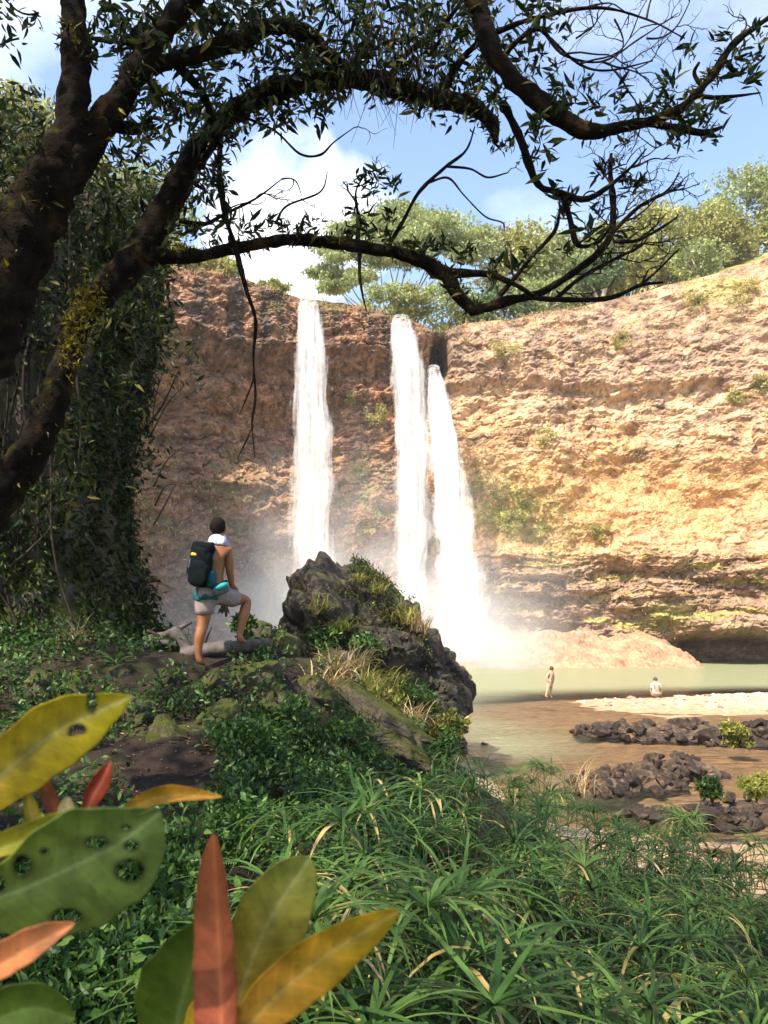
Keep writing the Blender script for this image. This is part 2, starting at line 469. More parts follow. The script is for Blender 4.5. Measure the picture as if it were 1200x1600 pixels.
def G0(x, y):
    x = np.asarray(x, float); y = np.asarray(y, float)
    sh = x.shape; xy = np.stack([x.ravel(), y.ravel()], -1)
    out = np.zeros(len(xy))
    for i in range(0, len(xy), 20000):
        q = xy[i:i + 20000]
        d = np.linalg.norm(q[:, None] - _cp[None, :, :2], axis=-1)
        out[i:i + 20000] = _tps(d) @ _w[:_n] + _w[_n] + q @ _w[_n + 1:]
    return out.reshape(sh)

_tal_px = np.array([600, 720, 770, 850, 950, 1030, 1058, 1068, 1080]); _tal_py = np.array([1005, 996, 992, 991, 996, 1003, 1018, 1036, 1050])

def talus(x, y):
    px = 600 + F_PX * x / (74 * 1.0)
    z = CAM_Z - 74 * (np.interp(px, _tal_px, _tal_py) - 969) / 1200 * 1.02
    z = np.where((px > 560) & (px < 1072), z, -1.5)
    return -1.4 + (z + 1.4) * sstep(64, 74.5, y)

def G(x, y):
    x = np.asarray(x, float); y = np.asarray(y, float)
    z = G0(x, y)
    near = sstep(.3, 1.0, z) * (1 - sstep(20, 30, y))
    z = z + near * (0.10 * fbm(x * .9, y * .9, 0.3, 3) + 0.04 * ridged(x * 3, y * 3, 1.7, 3))
    z = z + (1 - near) * .05 * fbm(x * .35, y * .5, 4.4, 3) * (1 - sstep(45, 52, y))
    return z

nx, ny = 300, 330
xs = 62 * np.sinh(3.1 * np.linspace(-1, 1, nx)) / np.sinh(3.1)
ys = -8 + 90 * (np.exp(3.0 * np.linspace(0, 1, ny)) - 1) / (np.exp(3.0) - 1)
GX, GY = np.meshgrid(xs, ys, indexing='ij')
GZ = G(GX, GY)
gpx, gpy = proj(np.stack([GX, GY, GZ], -1))
soil = np.array([0.028, 0.018, 0.013]); sand = np.array([0.52, 0.37, 0.24]); wets = np.array([0.42, 0.285, 0.175]); mossc = np.array([0.045, 0.052, 0.014]); peb = np.array([0.55, 0.42, 0.30])
mm = sstep(-.1, .35, fbm(GX * .8, GY * .8, 7, 3)) * sstep(2.2, 3.2, GZ)
gc = soil + (mossc - soil) * mm[..., None]
sm_ = (1 - sstep(.25, .55, GZ)) * sstep(10, 13, GY)
gc = gc + (wets - gc) * sm_[..., None]
dr = sstep(.03, .22, GZ) * sm_
gc = gc + (sand - gc) * dr[..., None]
gr = sstep(-.1, .3, fbm(GX * .5, GY * .5, 3, 3)) * sstep(.12, .3, GZ) * sm_
gc = gc + (peb - gc) * (gr * .8)[..., None]
tl = sstep(60, 64, GY) * sstep(-.9, 0, GZ)
gc = gc + (np.array([0.47, 0.29, 0.19]) - gc) * tl[..., None]
add('ground', mesh_np('ground', np.stack([GX, GY, GZ], -1).reshape(-1, 3), grid_faces(nx, ny), True, gc.reshape(-1, 3)), M_ground, kind='structure')

tx = np.linspace(-4, 31, 300); ty = np.linspace(63.5, 78, 130)
TX, TY = np.meshgrid(tx, ty, indexing='ij')
w1, w2, wr = worley(TX * .55, TY * .55, 3.0)
TZ = talus(TX, TY) + sstep(65, 69, TY) * (.5 * fbm(TX * .3, TY * .4, 2.2, 4) + .28 * ridged(TX * .5, TY * .9, 5.2, 4) + .35 * (wr - .5) * sstep(.4, .7, perlin(TX * .2, TY * .3, 8.) + .5))
tcol = np.array([0.42, 0.245, 0.145]) * (1 + .35 * fbm(TX * .5, TY * .8, 6., 4))[..., None]
tcol = tcol + (np.array([0.27, 0.17, 0.11]) - tcol) * (sstep(.1, .5, fbm(TX * .25, TY * .7, 16., 4)) * .8)[..., None]
add('talus_bank', mesh_np('talus_bank', np.stack([TX, TY, TZ], -1).reshape(-1, 3), grid_faces(300, 130), False, np.clip(tcol, .02, .7).reshape(-1, 3)), M_ground, kind='structure')

# ------------------------------------------------------------------ the cliff round the plunge pool
_path = np.array([(-52, -4), (-47, 14), (-36, 30), (-29.5, 46), (-25.3, 58), (-18.2, 68.2), (-8, 74), (2, 76.3), (12, 77), (24, 76.5), (36, 74.5), (50, 68), (66, 56), (80, 40)], float)  # left wall, out of view, pulled inward to shade the left cliff
_pp = catmull(_path, 4000)
_sl = np.concatenate([[0], np.cumsum(np.linalg.norm(np.diff(_pp, axis=0), axis=1))])
def _res(n, a, b):
    s = np.linspace(_sl[-1] * a, _sl[-1] * b, n)
    return np.stack([np.interp(s, _sl, _pp[:, 0]), np.interp(s, _sl, _pp[:, 1])], -1)
CL_A, CL_B = 0.30, 0.80
pl = np.vstack([_res(70, 0, CL_A)[:-1], _res(880, CL_A, CL_B), _res(70, CL_B, 1)[1:]])
tg = np.gradient(pl, axis=0); tg /= np.linalg.norm(tg, axis=1)[:, None]
nin = np.stack([tg[:, 1], -tg[:, 0]], -1)                 # towards the pool
_rpx = np.array([-400, 100, 240, 280, 330, 380, 420, 445, 465, 500, 520, 560, 600, 612, 640, 660, 680, 700, 720, 760, 800, 850, 900, 1000, 1100, 1200, 1500])
_rpy = np.array([395, 405, 412, 415, 420, 432, 447, 460, 468, 470, 474, 477, 488, 498, 500, 512, 518, 516, 506, 500, 498, 486, 474, 452, 424, 396, 370])
def rim_z(X, Y):
    px = 600 + F_PX * X / Y
    for _ in range(5):
        py = np.interp(px, _rpx, _rpy); y = (800 - py) / F_PX
        t = (Y + np.interp(py, [400, 480, 560], [6, 3, 1.2]) * sstep(640, 740, px)) / (CP - y * SP); px = 600 + F_PX * X / t
    return CAM_Z + t * (SP + y * CP)
Yc = np.maximum(pl[:, 1], 30)
rz = np.where(pl[:, 1] > 50, rim_z(pl[:, 0], Yc), 0)
i0 = np.argmax(pl[:, 1] > 50); i1 = len(pl) - 1 - np.argmax(pl[::-1, 1] > 50)
rz += 11 * sstep(120, -60, 600 + F_PX * pl[:, 0] / np.maximum(pl[:, 1], 30) / 1.05); rz[:i0] = 46; rz[i1 + 1:] = rz[i1]  # unseen left rim raised so its shadow reaches the left cliff
k = np.ones(9) / 9; rzs = np.convolve(np.pad(rz, 4, 'edge'), k, 'valid'); rz = rzs
nv = 430
v = np.linspace(0, 1, nv)
PXY = pl[:, None, :]
Z = -2.2 + (rz[:, None] + 2.2) * v[None]
X0 = np.broadcast_to(pl[:, 0][:, None], Z.shape); Y0 = np.broadcast_to(pl[:, 1][:, None], Z.shape)
ppx, ppy = proj(np.stack([X0, Y0, Z], -1))
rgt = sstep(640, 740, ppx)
profL = np.interp(ppy, [440, 480, 545, 580, 640, 720, 760, 900, 960, 1035, 1060], [-.6, 0, .6, -1.6, -1.9, -1.3, .2, .8, .2, .8, .8])
wpy = ppy + 16 * fbm(X0 * .07, Z * .03, 61., 3)
profR = np.interp(wpy, [400, 480, 560, 592, 612, 640, 720, 850, 868, 900, 930, 942, 962, 975, 992, 1035, 1060], [-6, -3.0, -1.2, -.8, -1.5, -1.2, -.4, .6, .9, 1.2, 1.3, 1.5, 1.4, 1.3, .9, -1.4, -2.0])
cave = sstep(1040, 1085, ppx) * sstep(982, 1012, ppy)
prof = profL * (1 - rgt) + profR * rgt - 4.5 * cave + 1.5 * sstep(1040, 1090, ppx) * np.exp(-((ppy - 978) / 20) ** 2)
A1 = X0 + Y0 * .3
big = fbm(A1 * .09, Y0 * .05, Z * .10, 4) * 1.7
wq_ = .55 * fbm(A1 * .3, Z * .3, 77., 3)
w1, w2, wr = worley(A1 * .34 + wq_, Z * .62 + wq_, Y0 * .1)
w3, w4, wr3 = worley(A1 * 1.05 + .3 * fbm(A1, Z, 0., 2), Z * 1.15, Y0 * .2 + 5)
stra = ridged(A1 * .07 + 3, Z * .55 + .35 * fbm(A1 * .12, Z * .1, 3, 2), 2.2, 4)
blk = (wr - .5) * .60 + np.clip((w2 - w1) * 1.2, 0, .22)
blk3 = (wr3 - .5) * .30 + np.clip((w4 - w3) * .8, 0, .10)
low = np.exp(-((ppy - 915) / 60) ** 2) * rgt
soft = sstep(690, 760, ppy) * (1 - sstep(830, 880, ppy)) * rgt         # the smooth grassy bands
topg = (1 - sstep(470, 560, ppy)) * rgt
rough_k = (1 - .80 * soft) * (1 - .5 * topg) * (1 - .40 * rgt * (1 - low))
disp = prof + big * .8 + rough_k * (stra * (.34 + .5 * low) + blk * 1.0 + blk3 * .9) + .24 * fbm(A1 * .8, Z * 1.1, 1.1, 5, .62) + rough_k * .10 * ridged(A1 * 1.3, Z * 2.0, 15.1, 4, .6) + .5 * fbm(A1 * .25, Z * .4, 6.1, 3) + .5 * low * np.floor(2.2 * fbm(A1 * .05, Z * .5, 9.2, 2))
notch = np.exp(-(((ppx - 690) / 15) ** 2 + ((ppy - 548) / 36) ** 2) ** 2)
disp -= 5.0 * notch
disp -= 1.2 * np.exp(-((ppx - 666) / 7) ** 2) * sstep(480, 560, ppy)
fade = sstep(0, .04, 1 - v)[None]
disp = prof + (disp - prof) * (0.45 + .55 * fade)
CX = X0 + nin[:, 0][:, None] * disp; CY = Y0 + nin[:, 1][:, None] * disp
CZ = Z + (1 - v[None]) * 0 + .25 * fbm(A1 * .7, Y0 * .7, 8.8, 3) * fade
px_, py_ = proj(np.stack([CX, CY, CZ], -1))
nA = fbm(A1 * .16, Z * .22, 12., 4); nB = fbm(A1 * .5, Z * .6, 21., 4); nC = fbm(A1 * 1.6, Z * 1.8, 31., 3); nD = fbm(A1 * 2.6, Z * 4.2, 41., 3)
def L(c): return np.array(c, float)
def mixc_(c, d, m): return c + (L(d) - c) * np.clip(m, 0, 1)[..., None]
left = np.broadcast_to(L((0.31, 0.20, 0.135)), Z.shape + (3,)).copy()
left = mixc_(left, (0.40, 0.24, 0.14), sstep(-.1, .5, nA) * .9)
left = mixc_(left, (0.17, 0.125, 0.10), sstep(.0, .5, nB) * .65)
stn = fbm(A1 * .55, Z * .035, 4.0, 3)
left = mixc_(left, (0.105, 0.085, 0.080), sstep(.05, .35, stn) * (1 - sstep(520, 590, py_)) * sstep(430, 450, py_) * .85)
left = mixc_(left, (0.20, 0.19, 0.085), sstep(-.15, .35, nB + nA * .5) * np.exp(-((px_ - 310) / 120) ** 2 - ((py_ - 790) / 95) ** 2) * .9)
left = mixc_(left, (0.20, 0.21, 0.07), sstep(-.1, .3, nB) * np.exp(-((px_ - 570) / 55) ** 2 - ((py_ - 790) / 60) ** 2) * .9)
left = mixc_(left, (0.26, 0.23, 0.09), sstep(.0, .3, nB) * np.exp(-((px_ - 490) / 90) ** 2 - ((py_ - 478) / 14) ** 2) * .8)
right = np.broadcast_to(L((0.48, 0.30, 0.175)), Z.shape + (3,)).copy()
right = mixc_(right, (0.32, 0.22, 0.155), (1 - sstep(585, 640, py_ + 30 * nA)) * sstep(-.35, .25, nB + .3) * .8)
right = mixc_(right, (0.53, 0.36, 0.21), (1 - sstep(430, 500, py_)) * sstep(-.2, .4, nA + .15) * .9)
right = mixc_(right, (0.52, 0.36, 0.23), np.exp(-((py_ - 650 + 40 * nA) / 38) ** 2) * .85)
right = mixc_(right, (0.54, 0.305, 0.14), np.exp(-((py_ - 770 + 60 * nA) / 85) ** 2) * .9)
right = mixc_(right, (0.20, 0.135, 0.10), sstep(.05, .4, nB - .1 + .25 * nC) * (1 - .7 * soft) * .75)
right = mixc_(right, (0.25, 0.17, 0.12), sstep(860, 900, py_ + 20 * nB) * (1 - sstep(1040, 1060, py_)) * .8)
right = mixc_(right, (0.36, 0.30, 0.09), sstep(.28, .5, fbm(A1 * .14, Z * 1.1, 55., 3)) * sstep(840, 880, py_) * (1 - sstep(975, 995, py_)) * .85)
right = mixc_(right, (0.27, 0.29, 0.085), sstep(-.25, .2, nB) * np.exp(-(((px_ - 800 - (py_ - 800) * .9) / 75) ** 2) - ((py_ - 800) / 55) ** 2) * .9)
right = mixc_(right, (0.24, 0.26, 0.07), np.exp(-((px_ - 1035) / 38) ** 2 - ((py_ - 965) / 20) ** 2) * .9)
right = mixc_(right, (0.38, 0.33, 0.11), sstep(.1, .4, nA + .4 * nB) * np.exp(-((px_ - 1120) / 90) ** 2 - ((py_ - 430) / 50) ** 2) * .8)
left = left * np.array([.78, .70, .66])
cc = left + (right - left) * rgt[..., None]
crev = np.clip((.10 - (w4 - w3)) / .10, 0, 1) * rough_k
cc = cc * (1 - .20 * crev[..., None]) * (1 + .25 * nC[..., None]) * (0.82 + .36 * wr3[..., None])
cc = mixc_(cc, (0.045, 0.038, 0.038), notch * 1.2)  # shade inside the notch painted into the rock colour
cc = cc * (1 - .36 * sstep(.22, .5, nD) * (.25 + .75 * rough_k))[..., None] * (1 + .16 * sstep(.1, -.4, nD))[..., None]
cc = np.clip(cc, .02, .75)
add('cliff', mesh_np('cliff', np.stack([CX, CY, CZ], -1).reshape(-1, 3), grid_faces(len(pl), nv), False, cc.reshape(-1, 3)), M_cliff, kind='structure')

# land behind the rim
nk = 40
dk = 110 * (np.linspace(0, 1, nk)) ** 1.8
sel = np.arange(0, len(pl), 4)
rimx, rimy, rimz = CX[sel, -1], CY[sel, -1], CZ[sel, -1]
rpx_, _ = proj(np.stack([rimx, rimy, rimz], -1))
slope = .06 + .40 * sstep(820, 1150, rpx_) + .10 * sstep(300, 100, rpx_) * (rimy > 40)
HX = rimx[:, None] - nin[sel, 0][:, None] * dk; HY = rimy[:, None] - nin[sel, 1][:, None] * dk
HZ = rimz[:, None] - .02 + slope[:, None] * np.minimum(dk, 45) + .6 * fbm(HX * .12, HY * .12, 3.3, 4) * sstep(0, 6, dk)[None]
hc = np.broadcast_to(L((0.40, 0.29, 0.13)), HZ.shape + (3,)).copy()
hc = mixc_(hc, (0.17, 0.19, 0.05), sstep(-.2, .3, fbm(HX * .2, HY * .2, 9, 3)))
add('hillside', mesh_np('hillside', np.stack([HX, HY, HZ], -1).reshape(-1, 3), grid_faces(len(sel), nk)[:, ::-1], True, hc.reshape(-1, 3)), M_ground, kind='structure')

def rim_at(px):
    """rim point under photo column px"""
    a = np.stack([CX[:, -1], CY[:, -1], CZ[:, -1]], -1); q, _ = proj(a)
    ok = a[:, 1] > 40
    i = np.argmin(np.abs(q - px) + 1e6 * ~ok)
    return a[i], nin[i]

def on_cliff(px, py):
    """surface point of the cliff seen at a photo pixel (front-most)"""
    d = (px_ - px) ** 2 + (py_ - py) ** 2 + 1e6 * (CY < 45)
    i = np.unravel_index(np.argmin(d), d.shape)
    return Vector((CX[i], CY[i], CZ[i])), nin[i[0]]

# ------------------------------------------------------------------ water of the pool and stream
m, nt, out = new_mat('pool_water')
at = N(nt, 'ShaderNodeAttribute', attribute_name='tint')
ge = N(nt, 'ShaderNodeNewGeometry')
mpn = N(nt, 'ShaderNodeMapping'); mpn.inputs['Scale'].default_value = (0.55, 2.6, 1)
nt.links.new(ge.outputs['Position'], mpn.inputs[0])
n1 = N(nt, 'ShaderNodeTexNoise', Scale=1.6, Detail=6.0, Roughness=0.6); nt.links.new(mpn.outputs[0], n1.inputs['Vector'])
bp = N(nt, 'ShaderNodeBump', Strength=1.0, Distance=0.32); nt.links.new(n1.outputs[0], bp.inputs['Height'])
df = N(nt, 'ShaderNodeBsdfDiffuse'); df.inputs['Color'].default_value = (0.25, 0.265, 0.15, 1)
tr = N(nt, 'ShaderNodeBsdfTransparent'); tr.inputs['Color'].default_value = (0.86, 0.83, 0.74, 1)
mx = N(nt, 'ShaderNodeMixShader'); nt.links.new(at.outputs['Fac'], mx.inputs[0]); nt.links.new(tr.outputs[0], mx.inputs[1]); nt.links.new(df.outputs[0], mx.inputs[2])
gl = N(nt, 'ShaderNodeBsdfGlossy', Roughness=0.06); nt.links.new(bp.outputs[0], gl.inputs['Normal'])
fr = N(nt, 'ShaderNodeFresnel', IOR=1.33); nt.links.new(bp.outputs[0], fr.inputs['Normal'])
mx2 = N(nt, 'ShaderNodeMixShader'); nt.links.new(fr.outputs[0], mx2.inputs[0]); nt.links.new(mx.outputs[0], mx2.inputs[1]); nt.links.new(gl.outputs[0], mx2.inputs[2])
nt.links.new(mx2.outputs[0], out.inputs[0])
M_water = m
wx = np.concatenate([np.linspace(-45, 1, 60)[:-1], np.linspace(1, 22, 230), np.linspace(22, 62, 60)[1:]]); wy = np.concatenate([np.linspace(11, 16, 20)[:-1], np.linspace(16, 46, 330), np.linspace(46, 80, 90)[1:]])
WX, WY = np.meshgrid(wx, wy, indexing='ij')
dep = -G(WX, WY)
rip = sstep(46, 38, WY) * sstep(-.3, .5, fbm(WX * .16, WY * .16, 5., 2) + .25 - .03 * (WX - 5))
WZ = (.008 + .058 * rip) * fbm(WX * .8, WY * 2.0, 1.5, 3, .55) * sstep(60, 46, WY) + .004 * fbm(WX * .4, WY * .9, 3., 2)
murk = sstep(.16, .9, dep) * .97
add('pool_water', mesh_np('pool_water', np.stack([WX, WY, WZ], -1).reshape(-1, 3), grid_faces(len(wx), len(wy)), True, None, murk.ravel()), M_water, kind='structure')

# ------------------------------------------------------------------ waterfalls
def fall_mat(name, dens, seed):
    m, nt, out = new_mat(name)
    g = N(nt, 'ShaderNodeTexCoord')
    mp_ = N(nt, 'ShaderNodeMapping'); mp_.inputs['Scale'].default_value = (2.2, 1.2, 0.13); mp_.inputs['Location'].default_value = (seed, seed * 2, seed * .7)
    nt.links.new(g.outputs['Object'], mp_.inputs[0])
    n = N(nt, 'ShaderNodeTexNoise', Scale=1.0, Detail=7.0, Roughness=0.7); nt.links.new(mp_.outputs[0], n.inputs['Vector'])
    n2 = N(nt, 'ShaderNodeTexNoise', Scale=2.0, Detail=6.0, Roughness=0.65); nt.links.new(g.outputs['Object'], n2.inputs['Vector'])
    a = N(nt, 'ShaderNodeAttribute', attribute_name='tint')
    s1 = N(nt, 'ShaderNodeMath', operation='MULTIPLY_ADD'); s1.inputs[1].default_value = .35; nt.links.new(n2.outputs[0], s1.inputs[0]); nt.links.new(n.outputs[0], s1.inputs[2])
    s2 = N(nt, 'ShaderNodeMath', operation='ADD'); nt.links.new(s1.outputs[0], s2.inputs[0]); nt.links.new(a.outputs['Fac'], s2.inputs[1])
    r = N(nt, 'ShaderNodeMapRange'); r.inputs['From Min'].default_value = 1.02 - dens; r.inputs['From Max'].default_value = 1.62 - dens
    nt.links.new(s2.outputs[0], r.inputs[0])
    d = N(nt, 'ShaderNodeBsdfDiffuse'); d.inputs['Color'].default_value = (0.86, 0.86, 0.85, 1)
    tl_ = N(nt, 'ShaderNodeBsdfTranslucent'); tl_.inputs['Color'].default_value = (0.86, 0.86, 0.85, 1)
    x1 = N(nt, 'ShaderNodeMixShader', Fac=.35); nt.links.new(d.outputs[0], x1.inputs[1]); nt.links.new(tl_.outputs[0], x1.inputs[2])
    t = N(nt, 'ShaderNodeBsdfTransparent')
    x2 = N(nt, 'ShaderNodeMixShader'); nt.links.new(r.outputs[0], x2.inputs[0]); nt.links.new(t.outputs[0], x2.inputs[1]); nt.links.new(x1.outputs[0], x2.inputs[2])
    nt.links.new(x2.outputs[0], out.inputs[0])
    return m
M_fallc = fall_mat('falling_water', .65, 1.0)
M_fallv = fall_mat('falling_spray', .36, 7.0)

def waterfall(rows, Yt, label, throw=1.6, seed=0):
    """rows: (py, x_left, x_right) from the lip down"""
    rows = np.array(rows, float)
    top = P((rows[0, 1] + rows[0, 2]) / 2, rows[0, 0], Yt)
    root = thing('waterfall', (top.x, top.y, 0), label, 'waterfall', 'waterfalls dropping into the plunge pool')
    for part, wd, off, mat, na, nn in (('stream', 1.22, 0, M_fallc, 40, 170), ('spray_veil', 1.62, .35, M_fallv, 40, 170), ('spray_veil', 1.40, -.3, M_fallv, 30, 170)):
        tt = np.linspace(0, 1, nn)
        py = rows[0, 0] + (rows[-1, 0] - rows[0, 0]) * tt
        xl = np.interp(py, rows[:, 0], rows[:, 1]); xr = np.interp(py, rows[:, 0], rows[:, 2])
        ker = np.ones(15) / 15
        xl = np.convolve(np.pad(xl, 7, 'edge'), ker, 'valid'); xr = np.convolve(np.pad(xr, 7, 'edge'), ker, 'valid')
        a = np.linspace(-1, 1, na)
        T_, A_ = np.meshgrid(tt, a, indexing='ij')
        Yr = Yt + 1.2 * (1 - sstep(0, .03, T_)) - throw * np.sqrt(T_)
        y_ = (800 - py) / F_PX
        sc_ = (Yr[:, 0] / (CP - y_ * SP))
        cx = ((xl + xr) / 2 - 600) / F_PX * sc_; hw = (xr - xl) / 2 / F_PX * sc_ * wd
        zt = CAM_Z + (SP + y_ * CP) * sc_
        jit = .34 * fbm(A_ * 1.5 + seed, T_ * 9, off + seed * 3., 4) * np.abs(A_) * (0.3 + T_)
        Xw = cx[:, None] + hw[:, None] * (A_ + jit)
        bul = np.sqrt(np.clip(1 - A_ ** 2, 0, 1)) * np.minimum(hw, .8)[:, None]
        Yw = Yr - off - bul * .7 - .13 * fbm(A_ * 4 + seed + 1.2 * fbm(A_ * 1.1, T_ * 3, seed + 2., 2), T_ * 2.2, seed + off, 4, .6)
        Zw = zt[:, None] - .55 * A_ ** 2 * (1 - sstep(0, .05, T_)) + 0 * Xw
        edge = -.55 * sstep(.45, 1.0, np.abs(A_)) - .10 * T_ - .30 * (1 - sstep(0, .07, T_)) + (.15 if part == 'stream' else 0)
        V = np.stack([Xw - top.x, Yw - top.y, Zw], -1).reshape(-1, 3)
        add(part, mesh_np(part, V, grid_faces(nn, na), True, None, edge.ravel()), mat, root)
    return root
waterfall([(464, 464, 500), (480, 463, 502), (600, 459, 516), (750, 456, 522), (900, 453, 526), (1040, 448, 532)], 72.6, 'leftmost white waterfall pouring over the high cliff lip', 1.8, 1)
waterfall([(494, 608, 642), (520, 608, 652), (580, 610, 664), (680, 614, 672), (800, 617, 672), (920, 618, 670), (1040, 612, 674)], 74.0, 'thin middle waterfall between the two thicker ones', 2.0, 2)
waterfall([(572, 665, 688), (620, 666, 702), (680, 668, 716), (760, 670, 732), (860, 676, 750), (960, 682, 764), (1040, 678, 772)], 74.2, 'widening right waterfall spouting from a dark notch in the rim', 4.5, 3)

# mist hanging over the foot of the falls
m, nt, out = new_mat('spray_mist')
g = N(nt, 'ShaderNodeNewGeometry')
acc = None
for c, s, a in [((-6.5, 70, 0.5), (7.5, 6, 10.0), .24), ((6.0, 69, 0.0), (8.5, 7, 7.5), .20), ((-1, 71, 3), (15, 6, 15), .06), ((-17, 66, 2), (9, 7, 9), .05)]:
    sb = N(nt, 'ShaderNodeVectorMath', operation='SUBTRACT'); sb.inputs[1].default_value = c; nt.links.new(g.outputs['Position'], sb.inputs[0])
    di = N(nt, 'ShaderNodeVectorMath', operation='DIVIDE'); di.inputs[1].default_value = s; nt.links.new(sb.outputs[0], di.inputs[0])
    dt = N(nt, 'ShaderNodeVectorMath', operation='DOT_PRODUCT'); nt.links.new(di.outputs[0], dt.inputs[0]); nt.links.new(di.outputs[0], dt.inputs[1])
    ex = N(nt, 'ShaderNodeMath', operation='POWER'); ex.inputs[0].default_value = 0.22; nt.links.new(dt.outputs['Value'], ex.inputs[1])
    ml = N(nt, 'ShaderNodeMath', operation='MULTIPLY'); ml.inputs[1].default_value = a; nt.links.new(ex.outputs[0], ml.inputs[0])
    if acc is None: acc = ml.outputs[0]
    else:
        ad = N(nt, 'ShaderNodeMath', operation='ADD'); nt.links.new(acc, ad.inputs[0]); nt.links.new(ml.outputs[0], ad.inputs[1]); acc = ad.outputs[0]
nn_ = N(nt, 'ShaderNodeTexNoise', Scale=.22, Detail=3.0); nt.links.new(g.outputs['Position'], nn_.inputs['Vector'])
rr = N(nt, 'ShaderNodeMapRange'); rr.inputs['From Min'].default_value = .34; rr.inputs['From Max'].default_value = .66; rr.inputs['To Min'].default_value = .3; rr.inputs['To Max'].default_value = 1.6
nt.links.new(nn_.outputs[0], rr.inputs[0])
fm = N(nt, 'ShaderNodeMath', operation='MULTIPLY'); nt.links.new(acc, fm.inputs[0]); nt.links.new(rr.outputs[0], fm.inputs[1])
fs = N(nt, 'ShaderNodeMath', operation='SUBTRACT'); fs.inputs[1].default_value = .002; fs.use_clamp = True; nt.links.new(fm.outputs[0], fs.inputs[0])
pv = N(nt, 'ShaderNodeVolumePrincipled'); pv.inputs['Color'].default_value = (0.96, 0.96, 0.96, 1); pv.inputs['Anisotropy'].default_value = 0.0
nt.links.new(fs.outputs[0], pv.inputs['Density']); nt.links.new(pv.outputs[0], out.inputs['Volume'])
def box_mesh(name, a, b):
    V = [(x, y, z) for x in (a[0], b[0]) for y in (a[1], b[1]) for z in (a[2], b[2])]
    Fq = [(0, 1, 3, 2), (4, 6, 7, 5), (0, 4, 5, 1), (2, 3, 7, 6), (0, 2, 6, 4), (1, 5, 7, 3)]
    return mesh_np(name, V, Fq, False)
add('spray_mist', box_mesh('spray_mist', (-34, 52, .03), (26, 75.5, 26)), m, kind='stuff', label='white spray mist drifting over the foot of the waterfalls', cat='mist')

M_rplant = leaf_mat('rock_plants', [(0.0, (0.018, 0.035, 0.010)), (0.6, (0.05, 0.075, 0.018)), (0.9, (0.13, 0.13, 0.03)), (1.0, (0.28, 0.19, 0.07))], trans=0.25, spec=.2, patch=.9)
# ------------------------------------------------------------------ rocks
_ico = {}
def ico(sub):
    if sub not in _ico:
        bm = bmesh.new(); bmesh.ops.create_icosphere(bm, subdivisions=sub, radius=1.0)
        bm.verts.ensure_lookup_table()
        _ico[sub] = (np.array([v.co[:] for v in bm.verts]), np.array([[v.index for v in f.verts] for f in bm.faces]))
        bm.free()
    return _ico[sub][0].copy(), _ico[sub][1]

def stone_arr(seed, sub=3, planes=9, squash=(1, 1, .75), amp=.10, lo=.52):
    rs = np.random.RandomState(seed)
    V, Fc = ico(sub)
    for i in range(planes):
        n = rs.normal(size=3); n /= np.linalg.norm(n); d = rs.uniform(lo, .86)
        V -= np.maximum(V @ n - d, 0)[:, None] * n
    nn = fbm(V[:, 0] * 1.7 + seed, V[:, 1] * 1.7, V[:, 2] * 1.7, 5, .55)
    V *= (1 + amp * nn)[:, None]
    return V * np.array(squash), Fc

STONES = [mesh_np('stone', *stone_arr(40 + i, 3, 15 + i % 4, (1, .85, .66 + .05 * (i % 4)), .06, .38), False) for i in range(8)]
for q in STONES: q.materials.append(M_wet)
STONES_M = [mesh_np('mossy_stone', *stone_arr(70 + i, 4, 12 + i % 4, (1, .9, .72), .22, .42), False) for i in range(6)]
for q in STONES_M: q.materials.append(M_mossy)

# the big pointed rock between the hiker and the pool
RY = 22.0
outl = [(440, 1180), (425, 1060), (418, 1000), (434, 982), (440, 958), (456, 938), (457, 906), (472, 888), (488, 870), (512, 880), (536, 901), (562, 903), (590, 920), (612, 940), (650, 966), (682, 1010), (706, 1052), (723, 1086), (727, 1112), (718, 1140), (712, 1190), (560, 1260)]
rc = P(575, 1095, RY)
th, rr_ = [], []
for a, b in outl:
    q = P(a, b, RY) - rc
    th.append(math.atan2(q.z, q.x)); rr_.append(math.hypot(q.x, q.z))
o_ = np.argsort(th); th = np.array(th)[o_]; rr_ = np.array(rr_)[o_]
V, Fc = ico(7)
T_ = np.arctan2(V[:, 2], V[:, 0])
rad = np.interp(T_, np.concatenate([th - 2 * np.pi, th, th + 2 * np.pi]), np.tile(rr_, 3))
cxy = np.hypot(V[:, 0], V[:, 2])
B = np.stack([rad * V[:, 0], 3.6 * V[:, 1], rad * V[:, 2]], -1)
w1, w2, wr_ = worley(B[:, 0] * .62 - .3 * B[:, 2], B[:, 1] * .75, B[:, 2] * .9 + .5 * B[:, 0])
w3, w4, wr3_ = worley(B[:, 0] * 2.1 + 9, B[:, 1] * 2.1, B[:, 2] * 2.4)
dd = (wr_ - .6) * .95 + np.clip((w2 - w1) * 1.6, 0, .36) + (wr3_ - .5) * .20 + np.clip(w4 - w3, 0, .12) + .05 * ridged(B[:, 0] * 2.2, B[:, 1] * 2.2, B[:, 2] * 2.2, 3) + .12 * fbm(B[:, 0] * 1.2, B[:, 1] * 1.2, B[:, 2] * 1.2, 5)
nrm_ = V / np.array([1, 1, 1])
B = B + nrm_ * (dd * .80 - .13)[:, None]
rock_root = thing('pointed_rock', rc, 'tall pointed dark rock with moss and plants, right of the hiker', 'rock')
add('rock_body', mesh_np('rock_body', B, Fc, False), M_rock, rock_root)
BW = B + np.array(rc)
rs = np.random.RandomState(412)
_qx, _qy = proj(BW)
fr0 = np.where((V[:, 1] < -.2) & (_qx > 468) & (_qy > 915) & (_qx < 690 - (1100 - _qy) * .25) | (V[:, 1] < .4) & (_qx > 550) & (_qx < 620) & (_qy < 950))[0]
